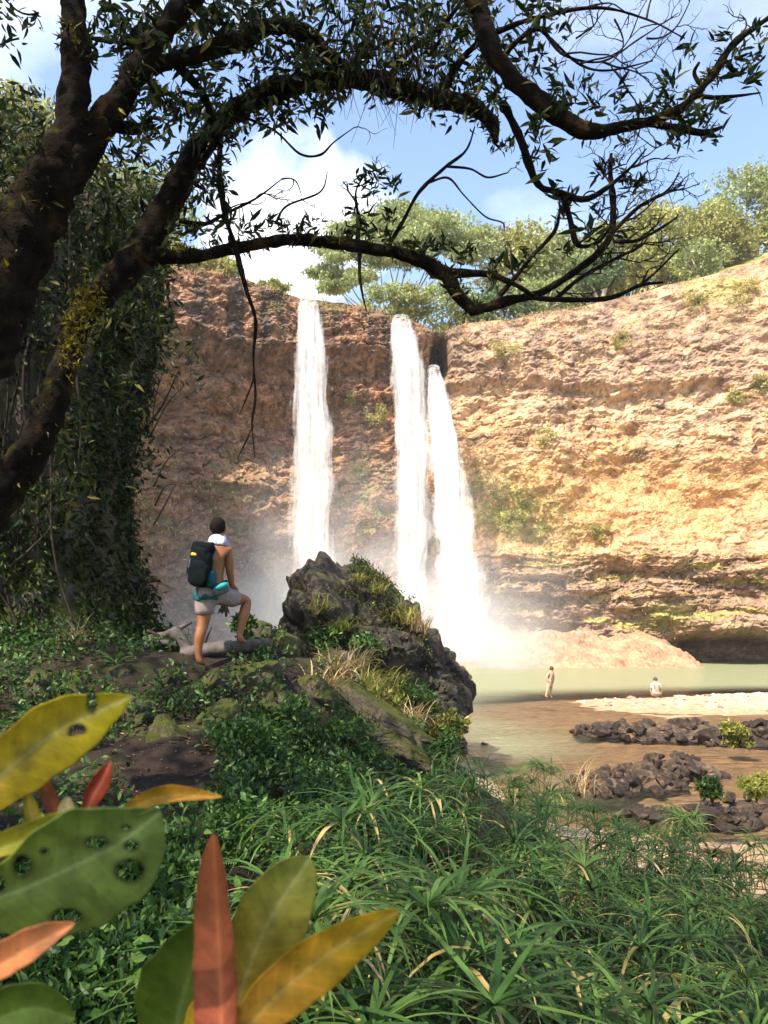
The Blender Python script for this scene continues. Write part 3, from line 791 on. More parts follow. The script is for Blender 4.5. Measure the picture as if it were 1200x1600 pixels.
pk = fbm(BW[:, 0] * .7, BW[:, 1] * .7, BW[:, 2] * .7 + 3, 4)
wt_ = np.clip(pk[fr0] + .12, 0, 1) * (.4 + sstep(1200, 950, proj(BW[fr0])[1])) + .04
id_ = rs.choice(fr0, 9500, p=wt_ / wt_.sum())
pq = B[id_] + rs.normal(size=(9500, 3)) * .05 + V[id_] * rs.rand(9500, 1) * .16
bq = V[id_] * .9; bq[:, 2] += .2
lv, lf, lt = leaves(pq, rs.uniform(.05, .12, 9500), rs, leaf_t(.4, 2), bias=bq)
o = add('rock_plants', mesh_np('rock_plants', lv, lf, False, None, lt), M_rplant, rock_root); o['kind'] = 'stuff'

def stone_at(px, py, rpx, Y, i, label, name='mossy_stone', group='mossy stones of the mound', sc=(1, 1, 1), meshes=STONES_M, cat='stone'):
    c = P(px, py, Y); r = rpx / F_PX * Y
    rs = random.Random(i * 13 + 5)
    return add(name, meshes[i % len(meshes)], None, None, label, cat, group, None, c, (rs.uniform(-.4, .4), rs.uniform(-.4, .4), rs.uniform(0, 6.28)), tuple(r * k for k in sc))

STN = [(325, 1075, 36, 8.75, 'round mossy stone with a dark hollow just below the hiker'), (398, 1056, 52, 9.1, 'green mossy stone below the hiker\'s raised foot'),
       (445, 1012, 42, 10.3, 'mossy stone at the left foot of the pointed rock'), (488, 1082, 46, 9.6, 'upright mossy slab in the gap left of the blond grass'),
       (270, 1062, 34, 8.9, 'mossy stone left of the hiker\'s standing foot'), (62, 1075, 46, 8.3, 'brown mossy stone at the left photo edge below the vine wall'),
       (118, 1080, 40, 8.4, 'pale grey mossy stone under the dry fern tuft'), (180, 1052, 34, 8.9, 'low dark stone in front of the vine wall foot'),
       (205, 1110, 42, 8.0, 'brown earthy stone above the yellow leaf tip'), (345, 1125, 52, 8.1, 'large dark stone in the middle of the mound front'),
       (432, 1095, 40, 8.8, 'mossy stone above the green ground cover'), (520, 1040, 44, 11.6, 'tilted mossy stone at the base of the pointed rock'),
       (265, 1150, 42, 7.5, 'dark stone at the top of the bare path'), (20, 1150, 46, 7.4, 'shadowed stone behind the yellow leaf'), (400, 985, 30, 11.6, 'dark stone right of the driftwood log'),
       (640, 1120, 22, 14.0, 'small dark boulder among yellow shrubs right of the slab'), (150, 1165, 36, 7.3, 'low stone bordering the path on its left'),
       (555, 1085, 34, 11.0, 'brown rock below the blond grass tuft')]
for i, (a, b, r, Y, lb) in enumerate(STN):
    stone_at(a, b, r, Y, i, lb)
# the long leaning slab
sl_v, sl_f = stone_arr(91, 5, 16, (1.1, .5, .40), .24, .40)
add('mossy_slab', mesh_np('mossy_slab', sl_v, sl_f, False), M_mossy, None, 'long mossy slab leaning down to the right below the pointed rock', 'rock', None, None, P(590, 1122, 10.5), (0.35, R(36), R(-12)), .78)

def outcrop(pts, label, i, stones, rng, sizes, base_amp):
    """pts: (X, Y, half-width x, half-width y, height) mounds"""
    root = thing('rock_outcrop', (pts[0][0], pts[0][1], 0), label, 'rocks', 'rock outcrops in the shallows')
    rs = np.random.RandomState(i + 100)
    for (cx, cy, hx, hy, hz) in pts:
        V, Fc = ico(5)
        V[:, 2] = np.maximum(V[:, 2], -.4)
        B = V * np.array([hx * .92, hy * .92, hz * .74])
        w1, w2, wq = worley(B[:, 0] * 2.3 + i, B[:, 1] * 2.3, B[:, 2] * 2.3)
        B = B + V * ((wq - .5) * .42 + .1 * fbm(B[:, 0] * 2, B[:, 1] * 2, B[:, 2] * 2, 4))[:, None] * base_amp
        add('rock_base', mesh_np('rock_base', B, Fc, False), M_wet, root, loc=(cx - pts[0][0], cy - pts[0][1], -.05))
    for k in range(stones):
        cx, cy, hx, hy, hz = pts[rs.randint(len(pts))]
        a = rs.uniform(0, 6.28); q = math.sqrt(rs.uniform(0, 1)) * 1.05
        x = cx + math.cos(a) * q * hx; y = cy + math.sin(a) * q * hy
        z = hz * math.sqrt(max(0, 1 - min(q, 1) ** 2)) * .86 - .03
        sc = rs.uniform(*sizes)
        add('stone', STONES[rs.randint(8)], None, root, loc=(x - pts[0][0], y - pts[0][1], z), rot=(rs.uniform(-.5, .5), rs.uniform(-.5, .5), rs.uniform(0, 6.28)), scale=float(sc))
    return root
def W(px, py):                                                     # a point of the water surface
    d = P(px, py, 1.0) - Vector((0, 0, CAM_Z)); t = -CAM_Z / d.z
    return d.x * t, t
a1 = W(960, 1148); a2 = W(1060, 1152); a3 = W(1180, 1158); a4 = W(1290, 1160)
outcrop([(a2[0], a2[1], 2.3, 1.3, .58), (a1[0], a1[1], 1.6, 1.0, .36), (a3[0], a3[1], 2.2, 1.2, .62), (a4[0], a4[1], 2.5, 1.4, .6)], 'long low outcrop of brown rocks nearest the sand bar', 1, 170, None, (.14, .40), .7)
b1 = W(990, 1226); b2 = W(1050, 1208); b3 = W(930, 1240)
outcrop([(b1[0], b1[1], 1.3, .8, .42), (b2[0], b2[1], 1.3, .9, .55), (b3[0], b3[1], .8, .6, .5)], 'middle outcrop of dark jagged rocks with dry grass at its left end', 2, 130, None, (.10, .28), .6)
c1 = W(1110, 1285); c2 = W(1200, 1275); c3 = W(1020, 1290); c4 = W(1280, 1280)
outcrop([(c1[0], c1[1], 1.1, .6, .42), (c2[0], c2[1], 1.2, .8, .55), (c3[0], c3[1], .8, .5, .4), (c4[0], c4[1], 1.2, .8, .8)], 'nearest shore rocks with green bushes, behind the sedges', 3, 120, None, (.08, .22), .5)
add('stone', STONES[2], None, None, 'small dark stone standing alone in the stream', 'stone', None, None, (*W(757, 1163), 0), (0, 0, 1), (.34, .2, .13))
# gravel of the sand bar
rs = np.random.RandomState(5)
gx = rs.uniform(8, 34, 6000); gy = rs.uniform(35, 46, 6000); gz = G(gx, gy)
ok = (gz > .03) & (rs.rand(6000) < .15 + sstep(14, 24, gx)); gx, gy, gz = gx[ok], gy[ok], gz[ok]
SV, SF = ico(1)
n = len(gx); sc = rs.uniform(.03, .11, n) * np.where(rs.rand(n) < .06, 2.4, 1)
GV = (SV[None] * (1 + .25 * rs.normal(size=(n, len(SV), 1)).clip(-1, 1)) * np.array([1.2, 1, .6])) * sc[:, None, None] + np.stack([gx, gy, gz], -1)[:, None]
m_peb = leaf_mat('pebbles', [(0, (.12, .09, .07)), (.25, (.38, .28, .2)), (1, (.62, .5, .38))], trans=0.0, spec=.3, rough=.8)
add('gravel', mesh_np('gravel', GV.reshape(-1, 3), (SF[None] + (np.arange(n) * len(SV))[:, None, None]).reshape(-1, 3), False, None, np.repeat(rs.rand(n), len(SV))), m_peb, kind='stuff', label='pale pebbles strewn over the sand bar', cat='gravel')

# ------------------------------------------------------------------ trees and shrubs on the rim
def hill_point(px, d):
    a, nn = rim_at(px)
    p = a[:2] - nn * d
    i = np.argmin((HX - p[0]) ** 2 + (HY - p[1]) ** 2)
    return Vector((p[0], p[1], HZ.ravel()[i]))

def clump_crown(c, rad, ncl, per, lsize, rs, crad=.34, flat=1.0, shell=.45):
    d = rs.normal(size=(ncl, 3)); d /= np.linalg.norm(d, axis=1)[:, None]
    q = (shell + (1 - shell) * rs.rand(ncl)) ** .8
    cc = c + d * q[:, None] * np.array(rad)
    cr = crad * min(rad) * rs.uniform(.6, 1.25, ncl)
    e = rs.normal(size=(ncl, per, 3)); e /= np.linalg.norm(e, axis=2)[..., None]
    e *= (rs.rand(ncl, per, 1) ** .45)
    pos = cc[:, None] + e * cr[:, None, None] * np.array([1.25, 1.25, .8 * flat])
    tn = np.clip(rs.rand(ncl, per) * .6 + rs.rand(ncl, 1) * .4, 0, 1)
    return cc, pos.reshape(-1, 3), tn.ravel()

def rim_tree(name, px, top, bot, wpx, d, label, mat=None, seed=0, ncl=60, per=70, lsize=.42, trunkm=None, group='trees and bushes along the cliff rim', cat='tree', sink=.35):
    rs = np.random.RandomState(seed + 500)
    b = hill_point(px, d)
    dist = b.y
    pt, pb = P(px, top, dist), P(px, bot, dist)
    c = np.array([(pt.x + pb.x) / 2, dist, (pt.z + pb.z) / 2])
    rx = wpx / 2 / F_PX * dist * 1.05
    rad = (rx * 1.12, rx * .95, (pt.z - pb.z) / 2 * 1.08)
    cc, pos, tn = clump_crown(c, np.array(rad) * .86, ncl, per, lsize, rs)
    base = Vector((c[0], c[1], min(b.z, pb.z + .2) - .2))
    root = thing(name, base, label, cat, group)
    V, Fc, tt = leaves(pos - np.array(base), lsize * 1.3 * rs.uniform(.6, 1.3, len(pos)), rs, quad_t(.55), tint=tn)
    add('crown', mesh_np('crown', V, Fc, False, None, tt), mat or M_fol_far, root)
    parts = []
    h = c[2] - base.z
    for k in range(5):
        e = cc[rs.randint(len(cc))] - np.array(base)
        s0 = np.array([0, 0, h * .15 * k / 4])
        parts.append(tube([s0, s0 * .5 + e * .35 + np.array([0, 0, h * .2]), e * .97], [.16 + .02 * h, .10 + .01 * h, .03], 6, 10))
    add('trunk', mesh_np('trunk', *join(parts)), trunkm or M_pale, root)
    return root

# the umbrella-crowned tree behind the lip
rs = np.random.RandomState(88)
ub = hill_point(640, 16); uy = ub.y
root = thing('umbrella_tree', ub, 'wide flat-topped umbrella tree with pale trunk behind the falls', 'tree')
pads, limbs = [], []
for a, b, wd in [(625, 345, 90), (560, 358, 70), (690, 352, 80), (735, 372, 60), (525, 395, 55), (600, 375, 90), (670, 380, 90), (640, 330, 60), (505, 425, 40), (545, 430, 60), (720, 395, 60), (585, 400, 60), (655, 405, 60), (520, 450, 40), (590, 345, 60)]:
    for k in range(7):
        yy = uy + rs.uniform(-7, 7)
        cc_ = np.array(P(a + rs.normal() * wd * .30, b + rs.normal() * 5, yy)); r_ = wd / F_PX * uy * .42
        e = rs.normal(size=(330, 3)); e /= np.linalg.norm(e, axis=1)[:, None]; e *= rs.rand(330, 1) ** .5
        pads.append(cc_ + e * np.array([r_ * 1.15, r_, r_ * .30]))
        if k < 1: limbs.append(cc_)
pos = np.vstack(pads) - np.array(ub)
V, Fc, tt = leaves(pos, .5 * rs.uniform(.6, 1.3, len(pos)), rs, quad_t(.5))
add('crown', mesh_np('crown', V, Fc, False, None, tt), M_fol_far2, root)
parts = [tube([(0, 0, -1), (.4, 0, 3.0), (-.2, 0, 5.5)], [.55, .42, .34], 8, 14)]
for e in limbs:
    e = e - np.array(ub); s0 = np.array([.2, 0, rs.uniform(2.0, 5.2)])
    md_ = s0 * .45 + e * .5 + rs.normal(size=3) * .5
    parts.append(tube([s0, s0 * .7 + md_ * .3 + rs.normal(size=3) * .25, md_, e], [.16, .12, .09, .03], 5, 16))
add('trunk', mesh_np('trunk', *join(parts)), M_pale, root)

RT = [('rim_bush', 690, 432, 512, 90, 4, 'grey-green bush right under the umbrella tree', M_fol_far2, .34), ('rim_bush', 600, 445, 495, 80, 5, 'airy bush between the left and middle falls', M_fol_far2, .32),
      ('rim_bush', 640, 440, 505, 70, 6, 'bush behind the lip of the middle fall', M_fol_far, .32), ('dark_rim_bush', 785, 445, 512, 85, 3, 'dark green bush on the rim right of the notch', M_fol_dark, .34), ('dark_rim_bush', 735, 455, 505, 70, 5, 'dark bush left of the drooping branch fork', M_fol_dark, .34),
      ('rim_tree', 815, 352, 480, 130, 12, 'round tree with orange-tinged top behind the branch fork', M_fol_far, .45), ('rim_tree', 885, 372, 478, 130, 10, 'round green tree behind the thin drooping twigs', M_fol_far2, .45),
      ('rim_tree', 960, 352, 462, 120, 10, 'green tree behind the twig tangle on the right', M_fol_far, .42), ('rim_tree', 1040, 312, 440, 130, 13, 'yellow-green tree left of the tallest hillside tree', M_fol_far, .45),
      ('rim_tree', 1115, 330, 420, 110, 11, 'yellow-green tree between two taller ones at right', M_fol_far, .42), ('rim_tree', 1175, 268, 385, 140, 17, 'tallest green tree on the hillside at the right edge', M_fol_far2, .45),
      ('rim_tree', 1260, 275, 390, 140, 18, 'green tree cut by the right photo edge', M_fol_far, .45), ('dark_rim_bush', 935, 395, 445, 70, 5, 'dark bush low under the twig tangle', M_fol_dark, .34), ('rim_bush', 1090, 372, 430, 90, 5, 'pale bush at the top of the grassy slope', M_fol_far2, .34),
      ('rim_bush', 850, 430, 488, 100, 3, 'low green bush on the rim above the brown band', M_fol_far2, .34),
      ('rim_bush', 335, 402, 432, 70, 3, 'low bush on the left rim behind the hanging vine', M_fol_far, .34), ('rim_bush', 275, 385, 420, 80, 4, 'bush on the left rim next to the vine wall', M_fol_far, .36), ('rim_bush', 425, 440, 462, 50, 1.5, 'yellow grass bush beside the left fall lip', M_fol_far, .3),
      ('rim_tree', 220, 265, 415, 150, 16, 'sunlit tree on the left rim behind the arching limb', M_fol_far2, .45), ('rim_tree', 100, 215, 400, 170, 18, 'sunlit tall tree behind the forked trunk', M_fol_far, .45), ('rim_tree', 20, 130, 400, 150, 20, 'bright leafy tree at the left photo edge', M_fol_far, .45)]
for i, (nm, a, t, b, wd, d, lb, mt, ls) in enumerate(RT):
    tr_ = 'tree' in nm
    rim_tree(nm, a, t, b + 12, wd * 1.15, d, lb, mt, i, 95 if tr_ else 48, 80 if tr_ else 55, ls, cat='tree' if tr_ else 'bush')

# bushes rooted in the cliff face
for i, (a, b, r, lb) in enumerate([(787, 546, 23, 'round green bush on the cliff right of the notch'), (975, 533, 17, 'bright yellow-green bush high on the right cliff'), (1148, 622, 15, 'small green bush on the right cliff beside a pale streak'),
                                   (1188, 602, 20, 'green bush on the cliff at the right photo edge'), (585, 650, 20, 'tawny bush on the cliff left of the middle fall'), (548, 622, 11, 'tiny bush on the cliff between left and middle falls'),
                                   (848, 686, 20, 'olive bush on the cliff below the dark rock band'), (1160, 455, 26, 'yellow-green bush on the upper right slope'), (1085, 475, 20, 'pale bush on the grassy slope under the rim trees'),
                                   (742, 760, 18, 'green bush beside the right waterfall'), (800, 815, 22, 'green bush in the grassy streak right of the falls'), (935, 830, 16, 'small yellow bush in the orange cliff band'), (560, 735, 18, 'faint bush on the misty cliff between the falls')]):
    rs = np.random.RandomState(900 + i)
    c, nn = on_cliff(a, b); rad = r / F_PX * c.y
    root = thing('cliff_bush', c, lb, 'bush', 'bushes growing on the cliff face')
    cc, pos, tn = clump_crown(np.array([nn[0] * rad * .4, nn[1] * rad * .4, 0]), np.array([rad, rad * .7, rad * .85]), 16, 45, .3, rs, .5)
    V, Fc, tt = leaves(pos, .24 * rs.uniform(.6, 1.4, len(pos)), rs, quad_t(.5), tint=np.clip(tn + .25, 0, 1))
    add('crown', mesh_np('crown', V, Fc, False, None, tt), M_fol_far, root)
    st = [tube([(-nn[0] * .6, -nn[1] * .6, -rad * .5), (0, 0, -rad * .2), tuple(rs.normal(size=3) * rad * .4)], [.06, .05, .02], 5, 6) for _ in range(3)]
    add('stem', mesh_np('stem', *join(st)), M_pale, root)

# grass clothing the cliff bands
rs = np.random.RandomState(321)
wgt = (np.exp(-(((px_ - 800 - (py_ - 800) * .9) / 80) ** 2) - ((py_ - 800) / 60) ** 2) * 1.6 + rgt * np.exp(-((py_ - 770) / 80) ** 2) * .35 + topg * .4 * sstep(-.3, .2, nA) + rgt * np.exp(-((py_ - 915) / 40) ** 2) * .3 + rgt * .06
       + (1 - rgt) * np.exp(-((py_ - 800) / 90) ** 2) * .12 + (1 - rgt) * .05 + (1 - sstep(0, 12, np.abs(py_ - np.interp(px_, _rpx, _rpy) - 4))) * .8) * (CY > 50) * (px_ > 150) * (px_ < 1350)
pr = (wgt / wgt.sum()).ravel()
idx = rs.choice(pr.size, 20000, p=pr)
pos = np.stack([CX, CY, CZ], -1).reshape(-1, 3)[idx] + rs.normal(size=(20000, 3)) * .12
gpx_, gpy_ = px_.ravel()[idx], py_.ravel()[idx]
green = np.exp(-(((gpx_ - 800 - (gpy_ - 800) * .9) / 90) ** 2) - ((gpy_ - 800) / 70) ** 2)
tn = np.clip(rs.rand(20000) * .5 + .5 - green * .55, 0, 1)
bi = np.zeros((20000, 3)); bi[:, 1] = -1.2; bi[:, 2] = .8
V, Fc, tt = leaves(pos, rs.uniform(.22, .6, 20000), rs, quad_t(.22), bias=bi, tint=tn)
M_cgrass = leaf_mat('cliff_grass', [(0.0, (0.20, 0.27, 0.06)), (0.45, (0.36, 0.36, 0.10)), (0.7, (0.55, 0.42, 0.19)), (1.0, (0.62, 0.47, 0.27))], trans=0.4)
add('cliff_grass', mesh_np('cliff_grass', V, Fc, False, None, tt), M_cgrass, kind='stuff', label='dry and green grass growing in bands on the cliff', cat='grass')

# ------------------------------------------------------------------ vine-hung rock wall on the left
def wall_pt(a, h):
    """a: angle round the pillar, h: 0..1 up"""
    z = 1.8 + 8.4 * h
    k = 1.0 + .10 * np.sin(h * 7 + 1) - .10 * sstep(.55, 1, h) + .16 * np.exp(-((h - .17) / .10) ** 2) + .10 * fbm(np.cos(a) * 2, np.sin(a) * 2, z * .5, 4) + .05 * ridged(np.cos(a) * 5, np.sin(a) * 5, z * 1.3, 3)
    return np.stack([-6.2 + 2.25 * k * np.cos(a), 11.6 + 1.9 * k * np.sin(a), z + 0 * a], -1)
na, nh = 160, 150
A_, H_ = np.meshgrid(np.linspace(0, 2 * np.pi, na, endpoint=False), np.linspace(0, 1, nh), indexing='ij')
wallroot = thing('rock_wall', (-6.2, 11.6, 2.0), 'dark mossy rock wall hung with vines on the left', 'rock wall')
V = wall_pt(A_, H_).reshape(-1, 3) - np.array([-6.2, 11.6, 2.0])
cap = np.array([[0, 0, V[:, 2].max() + .3]])
add('rock_face', mesh_np('rock_face', V, grid_faces(na, nh, True), True), M_mossy, wallroot)
rs = np.random.RandomState(64)
n = 60000
a = rs.uniform(-np.pi * .95, np.pi * .35, n); h = rs.rand(n)
pw = wall_pt(a, h)
dens = fbm(pw[:, 0] * .9, pw[:, 1] * .9, pw[:, 2] * .45, 3)
ok = dens > -.42 + .3 * rs.rand(n) - .3 * sstep(.6, .9, h)
pw, a, h, dens = pw[ok], a[ok], h[ok], dens[ok]
out_ = np.stack([np.cos(a), np.sin(a), 0 * a], -1)
pw = pw + out_ * (rs.rand(len(pw))[:, None] ** 2) * (.18 + .35 * np.clip(dens, 0, 1)[:, None])
bi = out_ * .8; bi[:, 2] = -.9
V, Fc, tt = leaves(pw - np.array([-6.2, 11.6, 2.0]), rs.uniform(.05, .14, len(pw)), rs, leaf_t(.42, 2), bias=bi)
o = add('vine_leaves', mesh_np('vine_leaves', V, Fc, False, None, tt), M_vine, wallroot); o['kind'] = 'stuff'
vp = []
for k in range(46):
    aa = rs.uniform(-np.pi * .9, -.75); h0 = rs.uniform(.45, 1.0); h1 = max(0, h0 - rs.uniform(.2, .7))
    hh = np.linspace(h0, h1, 7); q = wall_pt(aa + .06 * np.cumsum(rs.normal(size=7)), hh)
    q = q + np.stack([np.cos(aa) + 0 * hh, np.sin(aa) + 0 * hh, 0 * hh], -1) * rs.uniform(.05, .3) - np.array([-6.2, 11.6, 2.0])
    vp.append(tube(q, np.full(7, rs.uniform(.008, .022)), 5, 20))
o = add('hanging_vines', mesh_np('hanging_vines', *join(vp)), M_twig, wallroot); o['kind'] = 'stuff'
# bare twigs poking out of the wall's right edge
tw = []
for (q0, q1) in [((235, 680), (290, 600)), ((240, 760), (300, 690)), ((242, 790), (290, 760)), ((238, 660), (262, 560)), ((240, 820), (280, 745))]:
    p0, p1 = np.array(P(*q0, 11)), np.array(P(*q1, 10.6))
    tw.append(tube([p0, (p0 * .5 + p1 * .5) + rs.normal(size=3) * .06, p1], [.016, .010, .003], 5, 12))
V, Fq = join(tw)
add('twigs', mesh_np('twigs', V - np.array([-6.2, 11.6, 2.0]), Fq), M_twig, wallroot)

def near_tree(name, base, clumps, label, mat, seed, leaf=.16, per=110, templ=None, cat='tree', crad=.55):
    """a leafy tree or bush standing at base; clumps in world coordinates"""
    rs = np.random.RandomState(seed)
    root = thing(name, base, label, cat)
    pos, parts = [], []
    b = np.array(base)
    for c in clumps:
        c = np.array(c) + rs.normal(size=3) * .1
        e = rs.normal(size=(per, 3)); e /= np.linalg.norm(e, axis=1)[:, None]; e *= rs.rand(per, 1) ** .5
        pos.append(c + e * crad * rs.uniform(.7, 1.3))
        e = c - b
        parts.append(tube([(0, 0, 0), e * np.array([.25, .25, .5]), e * .8 + np.array([0, 0, -.1]), e], [.07, .055, .03, .01], 6, 14))
    pos = np.vstack(pos) - b
    V, Fc, tt = leaves(pos, leaf * rs.uniform(.6, 1.3, len(pos)), rs, templ or leaf_t(.34, 2))
    add('crown', mesh_np('crown', V, Fc, False, None, tt), mat, root)
    add('trunk', mesh_np('trunk', *join(parts)), M_bark, root)
    return root
rs = np.random.RandomState(15)
cl = [P(rs.uniform(-120, 95), rs.uniform(150, 470), rs.uniform(13, 16)) for _ in range(46)]
near_tree('leafy_tree', (-9.5, 14.5, 4.0), cl, 'leafy tree with sunlit leaves at the far left behind the trunk', M_leaf, 1, .2, 120, crad=.7)
cl = [P(rs.uniform(95, 250), rs.uniform(290, 520), rs.uniform(10.5, 12.5)) for _ in range(42)]
near_tree('leafy_tree', (-5.6, 12.2, 8.6), cl, 'dense small-leaved tree on top of the vine wall', M_leaf, 2, .15, 130, crad=.5)
cl = [(-8.6 + rs.normal() * 1.7, 18 + rs.normal() * 1.6, 10.2 + rs.normal() * 1.7) for _ in range(75)]  # tree added to throw shade over the pointed rock
near_tree('leafy_tree', (-9.0, 18.5, 3.0), cl, 'added tree behind the vine wall, placed to shade the pointed rock', M_leaf, 3, .24, 100, crad=.9)

# ------------------------------------------------------------------ the overhanging tree
tree = thing('overhanging_tree', P(-330, 1150, 4.5), 'gnarled mossy tree with limbs arching over the top of the picture', 'tree')
TB = np.array(tree.location)
_limbs = []
_last = [None]
def limb(name, pts, sides=12, rough=.16, n=None, mat=None, wk=1.0):
    """pts: (px, py, Y, width in photo pixels)"""
    w_ = [np.array(P(a, b, Y)) for a, b, Y, _ in pts]
    r_ = [.72 * wk * wd / 2 / F_PX * Y for _, _, Y, wd in pts]
    V, Fq = tube(w_, r_, int(sides * 1.5), n or max(20, len(pts) * 14), rough * 1.5, 9.0, rough * 1.5)
    _limbs.append((np.array(w_), np.array(r_)))
    o = add(name, mesh_np(name, V - TB, Fq), mat or M_bark, tree if name != 'branch' else _last[0])
    if name != 'branch': _last[0] = o
    return o
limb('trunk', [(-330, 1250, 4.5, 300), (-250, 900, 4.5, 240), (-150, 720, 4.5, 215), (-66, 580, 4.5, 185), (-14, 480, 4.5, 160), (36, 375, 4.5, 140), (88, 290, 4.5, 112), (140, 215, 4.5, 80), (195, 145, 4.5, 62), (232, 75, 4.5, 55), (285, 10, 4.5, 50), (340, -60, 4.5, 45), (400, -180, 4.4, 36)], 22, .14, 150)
limb('limb', [(40, 370, 4.5, 120), (80, 270, 4.45, 90), (110, 190, 4.4, 74), (118, 110, 4.4, 64), (116, 40, 4.4, 58), (110, -30, 4.4, 54), (90, -140, 4.3, 46)], 18, .13, 90)
limb('limb', [(-60, 870, 5.4, 100), (0, 775, 5.4, 82), (50, 700, 5.4, 70), (92, 610, 5.4, 62), (122, 510, 5.4, 58), (165, 455, 5.4, 62), (215, 400, 5.4, 68), (262, 320, 5.4, 62), (300, 250, 5.4, 55), (345, 195, 5.4, 52), (400, 152, 5.4, 50), (470, 128, 5.4, 50), (550, 122, 5.4, 50), (620, 138, 5.4, 44), (690, 155, 5.4, 42), (740, 168, 5.4, 40), (768, 192, 5.4, 34), (775, 222, 5.4, 18)], 16, .15, 190)
limb('branch', [(225, 400, 5.4, 46), (300, 400, 5.4, 30), (380, 386, 5.4, 28), (450, 375, 5.4, 27), (505, 378, 5.35, 27), (570, 386, 5.3, 29), (640, 400, 5.3, 31), (690, 425, 5.3, 31), (715, 460, 5.3, 28), (742, 488, 5.3, 24)], 12, .16, 110)
limb('branch', [(738, 486, 5.3, 22), (800, 470, 5.3, 19), (850, 455, 5.3, 18), (890, 430, 5.3, 17), (932, 398, 5.3, 17), (955, 365, 5.3, 17), (958, 320, 5.3, 15), (954, 270, 5.3, 12), (955, 240, 5.3, 7)], 9, .14)
limb('branch', [(742, 488, 5.3, 18), (800, 466, 5.28, 14), (870, 468, 5.25, 12), (950, 466, 5.25, 12), (1000, 446, 5.25, 9), (1036, 441, 5.25, 5)], 8, .14)
limb('branch', [(1000, 446, 5.25, 8), (1025, 425, 5.25, 5), (1045, 405, 5.25, 4), (1062, 388, 5.25, 3)], 6, .1)
limb('branch', [(690, 426, 5.3, 20), (760, 428, 5.25, 17), (795, 440, 5.2, 14), (835, 462, 5.25, 9)], 8, .14)
limb('branch', [(780, 462, 5.25, 12), (800, 440, 5.2, 12), (830, 402, 5.2, 10), (866, 362, 5.2, 8), (876, 325, 5.2, 4)], 7, .14)
limb('branch', [(868, 467, 5.25, 10), (910, 432, 5.2, 9), (960, 405, 5.2, 8), (1000, 385, 5.2, 5), (1012, 372, 5.2, 3)], 7, .14)
limb('branch', [(955, 365, 5.3, 12), (1000, 322, 5.3, 8), (1040, 300, 5.3, 6), (1062, 270, 5.3, 3)], 7, .14)
limb('branch', [(960, 378, 5.3, 10), (1000, 374, 5.3, 8), (1050, 345, 5.3, 5), (1060, 335, 5.3, 3)], 7, .14)
limb('limb', [(700, -160, 4.6, 52), (728, -50, 4.6, 48), (745, 10, 4.6, 44), (765, 70, 4.6, 42), (795, 118, 4.6, 42), (850, 165, 4.6, 40), (890, 192, 4.6, 38), (925, 206, 4.6, 32), (980, 196, 4.6, 28), (1030, 186, 4.6, 26), (1075, 160, 4.6, 23), (1115, 115, 4.6, 20), (1145, 70, 4.6, 18), (1195, 32, 4.6, 14), (1260, -10, 4.6, 10)], 14, .17, 140)
limb('branch', [(1005, 192, 4.6, 20), (1060, 200, 4.6, 18), (1100, 207, 4.6, 14), (1130, 198, 4.6, 7)], 8, .15)
limb('branch', [(1085, 150, 4.6, 14), (1130, 152, 4.6, 10), (1188, 145, 4.6, 5)], 7, .14)
limb('branch', [(1098, 140, 4.6, 12), (1085, 115, 4.6, 10), (1092, 98, 4.6, 6)], 7, .14)
limb('branch', [(785, 160, 5.0, 20), (812, 215, 5.0, 19), (838, 285, 5.0, 17), (870, 300, 5.0, 16), (912, 311, 5.0, 16), (945, 296, 5.0, 11), (985, 262, 5.0, 7), (1010, 232, 5.0, 4)], 9, .15)
limb('branch', [(880, 305, 5.0, 14), (890, 340, 5.0, 13), (903, 382, 5.0, 12), (935, 378, 5.0, 9), (960, 345, 5.0, 5)], 8, .15)
limb('limb', [(238, 100, 4.6, 44), (300, 88, 4.7, 40), (365, 66, 4.8, 40), (430, 42, 5.0, 42), (480, 52, 5.2, 40), (505, 80, 5.3, 40), (540, 112, 5.4, 36)], 12, .18, 70)
limb('branch', [(605, 388, 5.3, 12), (630, 345, 5.3, 9), (655, 300, 5.3, 9), (695, 262, 5.3, 8), (728, 235, 5.3, 6), (742, 198, 5.3, 4)], 7, .12)
limb('branch', [(698, 260, 5.3, 6), (735, 264, 5.3, 5), (762, 277, 5.3, 5), (793, 270, 5.3, 3)], 6, .12)
limb('branch', [(668, 286, 5.3, 6), (700, 278, 5.3, 5), (725, 305, 5.3, 4), (758, 338, 5.3, 4), (785, 348, 5.3, 4), (788, 362, 5.3, 2)], 6, .12)
limb('branch', [(345, 200, 5.4, 13), (343, 270, 5.35, 14), (352, 335, 5.3, 14), (368, 388, 5.3, 12), (384, 450, 5.3, 11), (399, 500, 5.3, 8), (396, 560, 5.3, 6), (399, 620, 5.3, 6), (394, 660, 5.3, 5), (398, 715, 5.3, 2)], 8, .18)
limb('branch', [(397, 590, 5.3, 5), (388, 615, 5.3, 4), (374, 648, 5.3, 2)], 5, .1)
limb('branch', [(396, 664, 5.3, 4), (384, 690, 5.3, 4), (370, 718, 5.3, 2)], 5, .1)
limb('branch', [(558, 392, 5.3, 14), (560, 345, 5.3, 10), (556, 300, 5.3, 5), (572, 270, 5.3, 3)], 6, .14)
limb('branch', [(562, 395, 5.3, 10), (562, 430, 5.3, 7), (566, 458, 5.3, 5), (573, 487, 5.3, 2)], 6, .14)
limb('branch', [(380, 182, 5.4, 8), (430, 205, 5.4, 6), (468, 240, 5.4, 6), (500, 242, 5.4, 6), (522, 222, 5.4, 4), (552, 200, 5.4, 2)], 6, .12)
